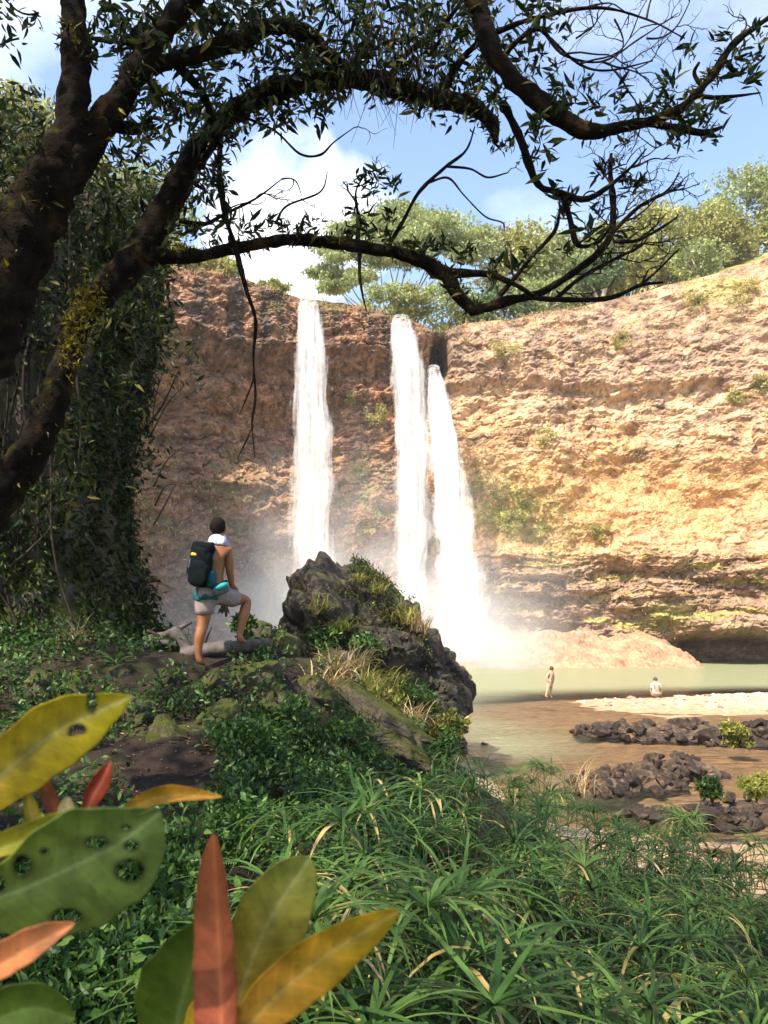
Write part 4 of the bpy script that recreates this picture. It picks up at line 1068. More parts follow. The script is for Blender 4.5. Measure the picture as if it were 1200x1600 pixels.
limb('branch', [(430, 350, 5.4, 6), (448, 322, 5.4, 5), (500, 300, 5.4, 4), (512, 268, 5.4, 2)], 6, .12)
limb('branch', [(280, 345, 5.4, 12), (320, 350, 5.4, 10), (350, 335, 5.4, 8), (400, 310, 5.4, 5), (440, 280, 5.4, 3)], 7, .14)
limb('branch', [(270, 95, 4.65, 26), (318, 150, 4.95, 18), (345, 230, 5.3, 14)], 8, .15)
limb('branch', [(150, 190, 4.5, 34), (205, 200, 4.6, 28), (235, 190, 4.7, 14)], 9, .18)
limb('branch', [(690, 150, 5.4, 20), (720, 95, 5.3, 16), (760, 60, 5.2, 14), (830, 30, 5.1, 11), (930, 12, 5.0, 8), (1010, 30, 5.0, 5), (1070, 60, 5.0, 3)], 8, .14)
limb('branch', [(790, 80, 4.9, 14), (840, 45, 4.9, 11), (880, 85, 4.9, 7), (940, 96, 4.9, 5), (1000, 60, 4.9, 4), (1060, 20, 4.9, 2)], 7, .14)
limb('branch', [(860, 60, 4.9, 7), (905, 100, 4.9, 6), (950, 110, 4.9, 5), (1020, 95, 4.9, 3)], 6, .14)
limb('branch', [(600, 130, 5.4, 16), (640, 80, 5.3, 14), (700, 30, 5.2, 12), (740, -30, 5.1, 10)], 8, .14)
# fine twigs
rs = np.random.RandomState(77)
tws = []
def grow(p, d, ln, r, lev):
    q = [p]; dd = d / np.linalg.norm(d)
    k = 5
    for i in range(k):
        dd = dd + rs.normal(size=3) * .30 + np.array([0, 0, .05]); dd /= np.linalg.norm(dd)
        q.append(q[-1] + dd * ln / k)
    tws.append(tube(q, np.linspace(r, r * .4, len(q)), 4, 10))
    if lev > 0:
        for _ in range(rs.randint(2, 4)):
            i = rs.randint(2, k + 1)
            grow(q[i], dd + rs.normal(size=3) * .7, ln * rs.uniform(.45, .75), r * .6, lev - 1)
for (a, b, Y, dx, dz, ln, lev) in [(985, 262, 5.0, 1, .1, .3, 3), (912, 311, 5.0, .4, .9, .25, 3), (940, 330, 5.3, .7, .6, .3, 3), (958, 345, 5.3, 1, .5, .3, 3), (975, 345, 5.3, 1, .0, .32, 3), (1000, 374, 5.3, .8, .4, .28, 3), (930, 378, 5.0, 1, .3, .3, 3), (990, 385, 5.2, .9, .4, .22, 3), (955, 300, 5.3, .5, .9, .28, 3), (1020, 310, 5.3, 1, .5, .25, 2), (870, 455, 5.25, .8, .6, .3, 2), (800, 425, 5.2, .2, .9, .2, 2), (940, 280, 5.0, .9, .6, .3, 3), (1040, 300, 5.3, .8, .2, .2, 2), (1010, 60, 4.9, 1, -.4, .4, 3), (960, 110, 4.9, 1, -.2, .45, 3), (900, 60, 5, .9, -.5, .4, 3), (880, 85, 4.9, 1, -.1, .55, 3), (940, 96, 4.9, 1, .1, .5, 3), (960, 30, 5.0, 1, -.3, .55, 3), (1010, 30, 5.0, 1, -.2, .5, 3), (905, 100, 4.9, 1, -.3, .5, 3), (830, 30, 5.1, .6, .6, .5, 3), (760, 60, 5.2, .5, .6, .5, 2), (920, 10, 5, 1, .5, .5, 3),
                                   (985, 262, 5.0, .7, .5, .3, 3), (945, 296, 5, .6, .6, .28, 3), (958, 320, 5.3, .6, .5, .3, 3), (955, 270, 5.3, .4, .7, .3, 2), (1000, 322, 5.3, 1, .1, .3, 2), (930, 400, 5.3, 1, .2, .35, 3), (960, 378, 5.3, 1, .2, .3, 2), (960, 405, 5.2, .8, .6, .25, 2), (905, 380, 5, .8, .5, .25, 2), (890, 430, 5.3, .8, .4, .3, 2), (910, 432, 5.2, .9, .1, .25, 2),
                                   (1000, 446, 5.25, .8, .5, .2, 2), (440, 280, 5.4, .5, .7, .25, 2), (400, 310, 5.4, .7, .3, .25, 2), (350, 335, 5.4, .6, .5, .25, 2), (552, 200, 5.4, 1, .1, .2, 1), (575, 270, 5.3, .3, .8, .2, 2), (560, 320, 5.3, -.6, .5, .2, 2), (793, 270, 5.3, .6, .2, .1, 1), (866, 362, 5.2, .2, .8, .15, 1), (1145, 70, 4.6, .5, .6, .25, 2), (1195, 32, 4.6, .5, .4, .2, 1), (60, 20, 4.4, -1, .1, .35, 3), (30, 60, 4.6, -.6, -.4, .3, 2)]:
    grow(np.array(P(a, b, Y)), np.array([dx, rs.normal() * .25, dz]), ln, .0085 if lev > 1 else .005, lev)
V, Fq = join(tws)
o = add('twigs', mesh_np('twigs', V - TB, Fq), M_twig, tree); o['kind'] = 'stuff'
# aerial roots
rp = []
for k in range(170):
    a = rs.uniform(520, 715); b = rs.uniform(-10, 110); Y = rs.uniform(5.1, 5.7); ln = rs.uniform(60, 150) * (1 - abs(a - 610) / 240)
    p0 = np.array(P(a, b, Y)); sw = rs.normal() * 20
    rp.append(tube([p0, np.array(P(a + sw * .4 + rs.normal() * 5, b + ln * .5, Y)), np.array(P(a + sw + rs.normal() * 8, b + ln, Y))], [.0045, .003, .0012], 3, 8))
V, Fq = join(rp)
o = add('hanging_roots', mesh_np('hanging_roots', V - TB, Fq), M_twig, tree); o['kind'] = 'stuff'
# moss and small ferns clothing the limbs
mp_, mn_ = [], []
for wv, rv in _limbs:
    if rv.max() < .05: continue
    q = catmull(np.column_stack([wv, rv]), 240)
    k = rs.randint(0, 240, int(2300 * min(1, rv.max() * 5)))
    d_ = rs.normal(size=(len(k), 3)); d_[:, 2] += .55; d_ /= np.linalg.norm(d_, axis=1)[:, None]
    pp_ = q[k, :3] + d_ * q[k, 3:4] * 1.02
    kk = fbm(pp_[:, 0] * 2.2, pp_[:, 1] * 2.2, pp_[:, 2] * 2.2, 3) > -.05
    mp_.append(pp_[kk]); mn_.append(d_[kk])
mp_ = np.vstack(mp_); mn_ = np.vstack(mn_)
V, Fc, tt = leaves(mp_ - TB, rs.uniform(.02, .085, len(mp_)), rs, leaf_t(.3, 2, .2, .2), bias=mn_ * 1.5)
M_epi = leaf_mat('moss_tufts', [(0, (.012, .016, .004)), (.6, (.035, .042, .008)), (.85, (.09, .085, .015)), (1, (.24, .20, .02))], trans=.2, spec=.2)
ym = np.array([P(a + rs.normal() * 14, b + rs.normal() * 22, 5.28) for a, b in [(135, 478)] * 260 + [(120, 520)] * 160 + [(108, 560)] * 90 + [(70, 300)] * 60 + [(120, 240)] * 60])
v2, f2, t2 = leaves(ym - TB, rs.uniform(.02, .07, len(ym)), rs, leaf_t(.3, 2, .2, .2), bias=np.array([0, -.8, .6]), tint=rs.uniform(.85, 1, len(ym)))
V, Fc, tt = np.vstack([V, v2]), np.vstack([Fc, f2 + len(V)]), np.concatenate([tt, t2])
o = add('moss_tufts', mesh_np('moss_tufts', V, Fc, False, None, tt), M_epi, tree); o['kind'] = 'stuff'
# leaf clusters sitting on the limbs
def cluster(seed, n, ln, wd=.26):
    rs = np.random.RandomState(seed)
    al = rs.normal(size=(n, 3)) * .75 + np.array([0, 0, .7])
    V, Fc, tt = leaves(rs.normal(size=(n, 3)) * .03, ln * rs.uniform(.6, 1.2, n), rs, leaf_t(wd, 3, .2, .25), bias=al * 2.5)
    return mesh_np('leaf_cluster', V, Fc, True, None, tt)
CLS = [cluster(200 + i, [9, 13, 7, 11, 15][i], [.12, .11, .14, .10, .12][i]) for i in range(5)]
for q in CLS: q.materials.append(M_leaf)
spots = [(818, 95), (835, 110), (850, 85), (865, 100), (880, 140), (900, 150), (915, 130), (860, 180), (870, 160), (845, 195), (850, 220), (835, 205), (930, 170), (970, 160), (1000, 175), (1020, 160), (1040, 165), (1050, 130), (1085, 180), (1100, 190), (1110, 215), (1060, 220), (1120, 170),
         (1135, 60), (1150, 100), (1180, 90), (1190, 60), (1165, 125), (1080, 80), (1050, 215), (720, 130), (735, 150), (700, 130), (670, 120), (650, 175), (690, 170), (730, 60), (760, 40), (740, 110), (770, 150), (560, 345), (550, 330), (565, 365), (580, 370), (540, 370), (600, 375), (610, 355), (650, 385), (690, 395), (700, 390), (720, 400), (735, 392),
         (670, 415), (710, 450), (780, 420), (800, 425), (760, 440), (830, 395), (875, 300), (880, 330), (895, 300), (470, 360), (490, 355), (445, 360), (420, 350), (400, 360), (380, 355), (360, 345), (340, 350), (300, 365), (330, 372), (480, 150), (500, 165), (520, 150), (455, 160), (430, 175), (400, 190), (360, 225), (340, 250), (330, 280), (380, 140), (420, 100), (350, 170), (310, 215), (290, 150), (250, 190), (240, 215), (270, 170), (200, 205), (215, 225), (190, 235), (160, 40), (180, 70), (210, 60), (350, 100), (310, 120), (240, 145), (265, 330), (220, 330), (200, 360), (180, 300), (265, 360), (340, 300), (560, 290), (590, 280), (580, 300), (610, 300), (940, 270), (960, 260), (975, 290), (940, 330), (970, 380), (920, 370), (1000, 290), (980, 230), (850, 250), (830, 240), (790, 230), (950, 400), (890, 395), (1060, 190)]
for i, (a, b) in enumerate(spots):
    best, dm = None, 1e9
    p5 = np.array([a, b])
    for wv, _ in _limbs:
        qx, qy = proj(wv); d_ = np.hypot(qx - a, qy - b); j = d_.argmin()
        if d_[j] < dm: dm, best = d_[j], wv[j, 1]
    for rep in range(2):
        add('leaf_cluster', CLS[(i + rep * 2) % 5], None, tree, loc=np.array(P(a + random.uniform(-9, 9), b + random.uniform(-9, 9), best + random.uniform(-.12, .12))) - TB, rot=(random.uniform(-.7, .7), random.uniform(-.7, .7), random.uniform(0, 6.28)), scale=random.uniform(.6, 1.05), kind='stuff')
# foliage of the crown seen along the top of the picture
rs = np.random.RandomState(31)
pos = []
for a, b, ra, rb, n, Y in [(330, 45, 120, 45, 420, 5.0), (470, 95, 110, 45, 420, 5.3), (590, 50, 110, 55, 520, 5.4), (690, 40, 90, 50, 330, 5.3), (250, 190, 55, 50, 220, 4.8), (200, 60, 50, 60, 190, 4.7), (420, 160, 90, 30, 240, 5.5), (640, 130, 90, 30, 260, 5.5), (340, 180, 40, 50, 150, 5.3), (750, 90, 60, 70, 160, 5.2), (300, 300, 50, 60, 190, 5.7), (40, 330, 70, 90, 320, 6.2), (30, 200, 50, 60, 190, 6.2), (200, 300, 60, 70, 300, 6.0), (180, 480, 60, 110, 420, 6.4), (100, 700, 70, 130, 380, 6.0), (20, 30, 60, 30, 40, 5), (440, 10, 150, 30, 300, 5.0), (860, 10, 100, 25, 110, 5.0)]:
    cen = rs.normal(size=(max(4, n // 14), 2)) * np.array([ra, rb]) * .55
    for k in range(int(n * 1.15)):
        c_ = cen[rs.randint(len(cen))] + rs.normal(size=2) * 11
        pos.append(P(a + c_[0], b + c_[1], Y + rs.normal() * .25))
pos = np.array(pos)
V, Fc, tt = leaves(pos - TB, .10 * rs.uniform(.55, 1.3, len(pos)), rs, leaf_t(.30, 3, .2, .25), bias=np.array([0, 0, -.35]))
o = add('foliage', mesh_np('foliage', V, Fc, True, None, tt), M_leaf, tree); o['kind'] = 'stuff'
# the rest of its crown overhead, out of the picture, that shades the bank
cc = []
while len(cc) < 270:
    q = np.array([rs.uniform(-13, 4.5), rs.uniform(-7, 9.5), rs.uniform(7.5, 14)])
    if q[2] > CAM_Z + 1.05 * max(q[1], 0) + 1.6 and (q[0] + 4) ** 2 / 75 + (q[1] - 1) ** 2 / 70 < 1: cc.append(q)
cc = np.array(cc)
e = rs.normal(size=(270, 100, 3)) * .42
pos = (cc[:, None] + e).reshape(-1, 3)
V, Fc, tt = leaves(pos - TB, .19 * rs.uniform(.6, 1.3, len(pos)), rs, quad_t(.45))
o = add('canopy', mesh_np('canopy', V, Fc, False, None, tt), M_leaf, tree); o['kind'] = 'stuff'

# ------------------------------------------------------------------ plants of the bank
def strip(pts, w0, fold=.25):
    """one arching blade: V-section strip"""
    pts = np.asarray(pts); n = len(pts)
    t = np.gradient(pts, axis=0); sd = np.cross(t, [0, 0, 1.0]); sd /= np.linalg.norm(sd, axis=1)[:, None] + 1e-6
    u = np.linspace(0, 1, n); wd = w0 * np.minimum(1, 4 * u + .45) * (1 - u ** 3) * .5 + 1e-4
    nr = np.cross(sd, t); nr /= np.linalg.norm(nr, axis=1)[:, None] + 1e-6
    Lf = pts - sd * wd[:, None] + nr * (wd * fold)[:, None]; Rt = pts + sd * wd[:, None] + nr * (wd * fold)[:, None]
    V = np.stack([Lf, pts, Rt], 1).reshape(-1, 3)
    i = np.arange(n - 1) * 3
    Fq = np.concatenate([np.stack([i, i + 1, i + 4, i + 3], -1), np.stack([i + 1, i + 2, i + 5, i + 4], -1)])
    return V, Fq

def blade(L_, az, el, droop, seg=6, p0=(0, 0, 0), rs=None):
    q = [np.array(p0, float)]; e = el; a_ = az
    for i in range(seg):
        q.append(q[-1] + L_ / seg * np.array([math.cos(a_) * math.cos(e), math.sin(a_) * math.cos(e), math.sin(e)]))
        e -= droop / seg * (0.6 + .8 * i / seg)
        if rs is not None: a_ += rs.normal() * .05
    return q

def whorl(seed, n, L_, w0, dry=.06, dead=False, lo=0.0, hi=.84):
    rs = np.random.RandomState(seed)
    parts, tn = [], []
    for k in range(n):
        v_, f_ = strip(blade(L_ * rs.uniform(.65, 1.15), 6.283 * k / n + rs.normal() * .15, rs.uniform(.10, .75) if not dead else rs.uniform(-.6, .3), rs.uniform(1.1, 2.5) if not dead else rs.uniform(1.2, 2.2), 6, (0, 0, 0), rs), w0 * rs.uniform(.7, 1.15))
        parts.append((v_, f_))
        b_ = rs.uniform(lo, hi) if rs.rand() > dry and not dead else rs.uniform(.93, 1.0)
        tn.append(np.clip(b_ + np.where(np.repeat(np.linspace(0, 1, 7), 3) > .85, .08 * (rs.rand() < .5), 0), 0, 1))
    V, Fq = join(parts)
    return mesh_np('leaf_whorl', V, Fq, True, None, np.concatenate(tn))
WH = [whorl(300 + i, [19, 22, 17, 20, 24, 18][i], [.60, .54, .64, .58, .52, .66][i], .025, .05, False, [0, .45, .2, 0, .5, .3][i], [.4, .86, .7, .5, .86, .8][i]) for i in range(6)]
WH_DEAD = [whorl(330 + i, 20, .42, .012, 1, True) for i in range(2)]
for q in WH + WH_DEAD: q.materials.append(M_sedge)
sv, sf = tube([(0, 0, 0), (0, 0, .5), (0, 0, 1)], [.0065, .0055, .004], 5, 6)
STEM = mesh_np('stem', sv, sf, True, None, np.full(len(sv), .45)); STEM.materials.append(M_sedge)

def sedge(x, y, nst, hgt, label, group='umbrella sedges on the bank', spread=.34, scale=1.0, rs=random, dead=.12, z=None):
    z = float(G(np.array([x]), np.array([y]))[0]) - .03 if z is None else z
    root = thing('umbrella_sedge', (x, y, z), label, 'sedge', group)
    for k in range(nst):
        ln = hgt * rs.uniform(.55, 1.12); az = rs.uniform(0, 6.28); le = rs.uniform(.0, spread)
        d = Vector((math.cos(az) * math.sin(le), math.sin(az) * math.sin(le), math.cos(le)))
        off = Vector((math.cos(az), math.sin(az), 0)) * rs.uniform(0, .10)
        o = add('stem', STEM, None, root, loc=off, scale=(1, 1, ln)); o.rotation_euler = d.to_track_quat('Z', 'Y').to_euler()
        isd = rs.random() < dead
        o = add('leaf_whorl', (WH_DEAD if isd else WH)[rs.randrange(2 if isd else 6)], None, root, loc=off + d * ln * (.9 if isd else 1), scale=scale * rs.uniform(.75, 1.12))
        o.rotation_euler = (d * 1.0 + Vector((0, 0, .5))).to_track_quat('Z', 'Y').to_euler(); o.rotation_euler.rotate_axis('Z', rs.uniform(0, 6.28))
    return root

bx_ = [340, 400, 470, 540, 600, 700, 730, 830, 900, 980, 1050, 1120, 1200, 1300]; by_ = [1400, 1330, 1270, 1240, 1215, 1190, 1185, 1195, 1240, 1262, 1270, 1300, 1300, 1300]
rr = random.Random(99)
spots = []
tries = 0
while len(spots) < 117 and tries < 60000:
    tries += 1
    Y = math.exp(rr.uniform(math.log(2.3), math.log(17))); X = rr.uniform(-.35, .62) * Y
    z = float(G0(np.array([X]), np.array([Y]))[0])
    if z < .06: continue
    qx, qy = proj(np.array([X, Y, z + .85])); 
    if qx < 340 or qy < np.interp(qx, bx_, by_) + 12: continue
    if qx < 430 and qy > 1380: continue
    if (X - .48) ** 2 + (Y - 2.75) ** 2 < .2 or (Y < 2.9 and 640 < qx < 900): continue
    md = .29 + .028 * Y
    if any((X - a) ** 2 + (Y - b) ** 2 < md * md for a, b in spots): continue
    spots.append((X, Y))
spots.sort(key=lambda q: q[1])
ORD = ['first', 'second', 'third', 'fourth', 'fifth', 'sixth', 'seventh', 'eighth', 'ninth', 'tenth', 'eleventh', 'twelfth', 'thirteenth', 'fourteenth', 'fifteenth', 'sixteenth']
for r0 in range(0, len(spots), 9):
    row = sorted(spots[r0:r0 + 9], key=lambda q: q[0] / q[1])
    for j, (X, Y) in enumerate(row):
        sedge(X, Y, rr.randint(3, 5), rr.uniform(.55, 1.05), 'green umbrella sedge, %s from the left in the %s row from the front' % (ORD[j], ORD[r0 // 9]), rs=rr)
# singled-out sedges
q = P(850, 1235, 14.5); sedge(q.x, q.y, 7, 1.15, 'tall spiky sedge rising against the shallow water', None, .35, 1.15, rr, .2)
q = P(1040, 1290, 11.5); sedge(q.x, q.y, 8, .95, 'bushy sedge standing before the middle outcrop', None, .5, 1.1, rr, .25)
q = P(1120, 1330, 9.5); sedge(q.x, q.y, 5, .85, 'sedge against the wet sand at the right edge', None, .4, 1.0, rr)
q = P(470, 1385, 4.9); sedge(q.x, q.y, 6, .62, 'sedge with drooping straw-dry leaves left of the thicket', None, .5, 1.0, rr, .75)
# the nearest sedge, its leaves one by one
nb = P(770, 1570, 2.75)
root = thing('umbrella_sedge', (nb.x, nb.y, nb.z - .9), 'nearest umbrella sedge, broad dark leaves spread like a star at the bottom', 'sedge')
o = add('stem', STEM, None, root, scale=(1.3, 1.3, .9))
rs = np.random.RandomState(5)
for k in range(17):
    v_, f_ = strip(blade(rs.uniform(.36, .52), 6.283 * k / 17 + rs.normal() * .12, rs.uniform(.1, .6), rs.uniform(.4, 1.2), 7, (0, 0, 0), rs), .027)
    add('leaf', mesh_np('leaf', v_, f_, True, None, np.full(len(v_), rs.uniform(.1, .75))), M_sedge, root, loc=(0, 0, .9))

# leafy ground cover
HFX = P(313, 1038, 9.2).x
rs = np.random.RandomState(17)
n = 260000
Y = np.exp(rs.uniform(np.log(2.4), np.log(19), n)); X = rs.uniform(-.62, .2, n) * Y
z = G0(X, Y)
qx, qy = proj(np.stack([X, Y, z], -1))
pat = fbm(X * 1.3, Y * 1.3, 2.5, 3)
dn = np.zeros(n)
dn = np.maximum(dn, .95 * sstep(300, 350, qx) * (1 - sstep(690, 730, qx)) * sstep(1085, 1125, qy + (qx - 450) * -.05) * (1 - sstep(1330, 1400, qy)))
dn = np.maximum(dn, .80 * (1 - sstep(300, 380, qx)) * sstep(1310, 1370, qy))
dn = np.maximum(dn, .60 * (1 - sstep(420, 480, qx)) * sstep(1000, 1010, qy) * (1 - sstep(1130, 1160, qy)) * (pat > -.08))
dn = np.maximum(dn, .30 * sstep(470, 520, qx) * (1 - sstep(690, 720, qx)) * (1 - sstep(1100, 1120, qy)) * (pat > .0))
dn = np.maximum(dn, .15 * (pat > .25))
path = np.exp(-((qx - 265) / 95) ** 2 - ((qy - 1235) / 75) ** 2)
dn *= 1 - sstep(.35, .6, path)
dn *= np.where(pat < -.35, .35, 1)
dn *= np.where((X - HFX) ** 2 + (Y - 9.15) ** 2 < .14, 0, 1)
ok = rs.rand(n) < dn * .68
X, Y, qx, qy, pat = X[ok], Y[ok], qx[ok], qy[ok], pat[ok]
z = G(X, Y) + rs.rand(len(X)) ** 1.3 * (.10 + .22 * sstep(-.3, .4, pat))
sun_tint = np.clip((qx - 520) / 200, 0, 1) * (1 - sstep(1150, 1200, qy))  # sunlight put into leaf colour: brighter tint towards the upper right
V, Fc, tt = leaves(np.stack([X, Y, z], -1), rs.uniform(.028, .062, len(X)) * (1 + .05 * Y), rs, leaf_t(.5, 3, .15, .2), bias=np.array([0, -.3, .3]), tint=np.clip(rs.rand(len(X)) * .9 + .2 * sun_tint, 0, 1))
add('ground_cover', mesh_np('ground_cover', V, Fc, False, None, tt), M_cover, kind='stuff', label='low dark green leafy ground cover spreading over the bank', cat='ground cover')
# fallen leaves on the path
n = 5200
X = rs.uniform(-4, 1, n); Y = rs.uniform(3.5, 9, n); qx, qy = proj(np.stack([X, Y, G0(X, Y)], -1))
ok = rs.rand(n) < np.exp(-((qx - 265) / 130) ** 2 - ((qy - 1235) / 100) ** 2) + .12
X, Y = X[ok], Y[ok]; z = G(X, Y) + .012
fr_ = rand_frames(len(X), rs); fr_[:, 2, 1] *= .15; fr_[:, 2, 0] *= .15
V, Fc, tt = leaves(np.stack([X, Y, z], -1), rs.uniform(.03, .09, len(X)), rs, leaf_t(.38, 2, .2, .1), frames=fr_)
add('leaf_litter', mesh_np('leaf_litter', V, Fc, False, None, tt), M_litter, kind='stuff', label='dry brown fallen leaves on the bare earth path', cat='leaf litter')

# ferns at lower left
def frond_mesh(seed, L_, npin=15, wid=.30):
    rs = np.random.RandomState(seed)
    q = np.array(blade(L_, 0, .75, 1.15, 22))
    parts = [strip(q, .006)]
    for i in range(3, 22):
        u = i / 22; pl_ = wid * L_ * math.sin(math.pi * min(1, (1 - u) * .92 + .10)) ** .8 * .62
        for s_ in (-1, 1):
            d = np.array([.45, s_, -.12]); d /= np.linalg.norm(d)
            tip = q[i] + d * pl_
            pts = np.stack([q[i] + (tip - q[i]) * t + np.array([0, 0, -.08 * pl_ * t * t]) for t in np.linspace(0, 1, 5)])
            parts.append(strip(pts, L_ * .036))
    V, Fq = join(parts)
    return mesh_np('frond', V, Fq, True, None, np.full(len(V), rs.uniform(.2, .9)))
FR = [frond_mesh(600 + i, [.34, .28, .40, .30][i]) for i in range(4)]
for q in FR: q.materials.append(M_fern)
FN = [(170, 1555, 2.7, .34, 7, 'bright green fern at the bottom left between the big leaves'), (250, 1440, 3.9, .5, 6, 'fern right of the holed leaf tip'), (60, 1130, 7.6, .9, 8, 'bright small fern above the yellow leaf'), (20, 1150, 7.4, .7, 6, 'small fern at the left photo edge'),
      (330, 1500, 3.2, .5, 6, 'dark fern left of the upright red leaf'), (215, 1520, 3.0, .5, 6, 'fern beside the dark green leaf at the bottom'), (300, 1390, 4.6, .6, 6, 'fern at the lower end of the path'), (180, 1060, 9, .8, 7, 'fern clump under the vine wall'), (420, 1490, 3.3, .5, 6, 'fern behind the tall green-gold leaf'), (90, 1230, 6.2, .6, 6, 'fern under the yellow leaf beside the path'), (270, 1340, 5.2, .6, 6, 'small fern on the path edge')]
for i, (a, b, Y, sc, nf, lb) in enumerate(FN):
    p = P(a, b, Y); p.z = float(G(np.array([p.x]), np.array([p.y]))[0])
    root = thing('fern', p, lb, 'fern', 'ferns on the shaded bank')
    for k in range(nf):
        add('frond', FR[(i + k) % 4], None, root, rot=(0, random.uniform(-.3, .2), 6.28 * k / nf + random.uniform(-.3, .3)), scale=max(sc, .45) * random.uniform(.85, 1.15) * 1.15, loc=(0, 0, .02))

def grass_tuft(name, p, n, L_, mat, label, seed, w0=.012, cat='grass tuft', group='grass tufts round the pointed rock', el=(.7, 1.5), dr=(1.2, 2.6)):
    rs = np.random.RandomState(seed)
    parts, tn = [], []
    for k in range(n):
        v_, f_ = strip(blade(L_ * rs.uniform(.5, 1.2), rs.uniform(0, 6.28), rs.uniform(*el), rs.uniform(*dr), 6, rs.normal(size=3) * np.array([L_ * .16, L_ * .16, .02]), rs), w0)
        parts.append((v_, f_)); tn.append(np.full(len(v_), rs.rand()))
    V, Fq = join(parts)
    return add(name, mesh_np(name, V, Fq, True, None, np.concatenate(tn)), mat, None, label, cat, group, None, p)

def on_rock(px, py):
    qx, qy = proj(BW); d = (qx - px) ** 2 + (qy - py) ** 2 + 200 * (BW[:, 1] - 18)
    return Vector(BW[d.argmin()])
def on_ground(px, py):
    Y = np.linspace(3, 24, 400); pt = np.array([P(px, py, y) for y in Y]); g = G(pt[:, 0], pt[:, 1])
    i = np.argmax(pt[:, 2] < g)
    if not (pt[:, 2] < g).any(): i = int(np.argmin(np.abs(Y - 14)))
    return Vector((pt[i, 0], pt[i, 1], g[i]))
for i, (a, b, L_, mt, lb, src) in enumerate([(528, 1052, 1.0, M_dry, 'blond dry grass tuft drooping in the sun below the pointed rock', 'r'), (555, 1040, .9, M_dry, 'second blond grass tuft beside the drooping one', 'r'), (630, 975, 1.0, M_tuft, 'golden grass on the right shoulder of the pointed rock', 'r'), (655, 985, .8, M_dry, 'straw grass hanging on the rock\'s right shoulder', 'r'),
                                             (600, 1050, .9, M_tuft, 'grey-green spiky grass in front of the rock\'s middle', 'r'), (650, 1065, .8, M_tuft, 'green grass tuft low on the rock\'s right flank', 'r'), (680, 1110, .8, M_dry, 'reddish dry grass at the rock\'s lower right', 'r'), (560, 908, .4, M_tuft, 'dark grass growing on the rock\'s top', 'r'), (590, 925, .4, M_tuft, 'fine grass on the ridge right of the rock\'s top', 'r'),
                                             (665, 1130, .7, M_tuft, 'yellow-green tuft near the water at the rock\'s foot', 'r'), (500, 960, .6, M_tuft, 'mossy tuft on the rock\'s upper left face', 'r'), (535, 985, .6, M_tuft, 'green tuft on the rock\'s dark front', 'r'), (505, 1075, .9, M_dry, 'straw-coloured grass beside the mossy stone left of the slab', 'r'), (575, 1075, 1.0, M_tuft, 'sunlit golden grass clump at the centre of the rock\'s foot', 'r'), (615, 1085, .9, M_tuft, 'golden green grass clump right of the rock\'s foot centre', 'r'), (640, 1125, .9, M_dry, 'bent straw grass above the small dark boulder', 'r'), (120, 1000, .45, M_dry, 'dry hanging fern tuft at the foot of the vine wall', 'g'), (905, 1240, .8, M_dry, 'arching dead grass at the left end of the middle outcrop', 'w')]):
    p = on_rock(a, b) if src == 'r' else (on_ground(a, b) if src == 'g' else P(a, b, 14.5))
    if src == 'g': p = P(a, 1010, 9.4)
    if src == 'r' and b >= 1035:
        p = on_ground(a, b + 14); L_ = L_ * max(.5, min(1.0, p.y / 17))
    grass_tuft('grass_tuft', p, 110 if src == 'r' else 70, L_, mt, lb, 700 + i, .020 if src == 'r' else .011)

# leafy shrubs round the rock and on the outcrops
def shrub(px, py, Y, rpx, label, mat, seed, leaf=.11, n=700, name='low_shrub', group='shrubs around the rocks'):
    rs = np.random.RandomState(seed)
    if py > 1035 and px < 720:
        g_ = on_ground(px, py + rpx * .4); Y = g_.y
    p = P(px, py, Y); r = rpx / F_PX * Y
    root = thing(name, p - Vector((0, 0, r * .7)), label, 'shrub', group)
    cc, pos, tn = clump_crown(np.array([0, 0, r * .7]), np.array([r, r * .8, r * .75]), 14, n // 14, leaf, rs, .5)
    V, Fc, tt = leaves(pos, leaf * rs.uniform(.6, 1.3, len(pos)), rs, leaf_t(.45, 2), tint=tn)
    add('crown', mesh_np('crown', V, Fc, False, None, tt), mat, root)
    st = [tube([(0, 0, -.1), tuple(c * np.array([.4, .4, .5])), tuple(c)], [.02, .015, .005], 5, 8) for c in cc[:7]]
    add('stem', mesh_np('stem', *join(st)), M_twig, root)
for i, (a, b, Y, r, lb, mt) in enumerate([(590, 1105, 13.5, 34, 'yellow-green shrub lit by sun below the blond grass', M_tuft), (630, 1150, 12.8, 40, 'green shrub at the right end of the mossy slab', M_cover), (680, 1160, 13.5, 36, 'leafy shrub beside the water at the bank\'s corner', M_cover), (655, 1100, 16.5, 34, 'grey-green shrub on the rock\'s lower front', M_cover), (545, 1150, 9.8, 46, 'dark leafy shrub under the mossy slab', M_cover),
                                          (570, 1010, 18.6, 30, 'dark shrub in the middle of the rock face', M_cover), (510, 1000, 18.8, 30, 'dark green shrub on the rock\'s shaded left', M_cover), (700, 1130, 15.5, 24, 'yellow shrub at the rock\'s right foot', M_tuft), (470, 1140, 8.6, 50, 'green leafy mound in the middle of the bank', M_cover), (400, 1160, 7.9, 46, 'green leafy mound beside the path', M_cover), (380, 975, 10.2, 14, 'tiny shrub behind the raised foot', M_cover),
                                          (1155, 1145, 23.5, 24, 'bright yellow-green bush on the long outcrop', M_tuft), (1180, 1225, 14.3, 26, 'bush on the near shore rocks at the right edge', M_tuft), (1112, 1232, 14.4, 18, 'small green bush on the near shore rocks', M_cover), (592, 938, 20.6, 13, 'dark bush on the ridge of the pointed rock', M_cover)]):
    shrub(a, b, Y, r, lb, mt, 820 + i, .04 + .0042 * Y, 980)

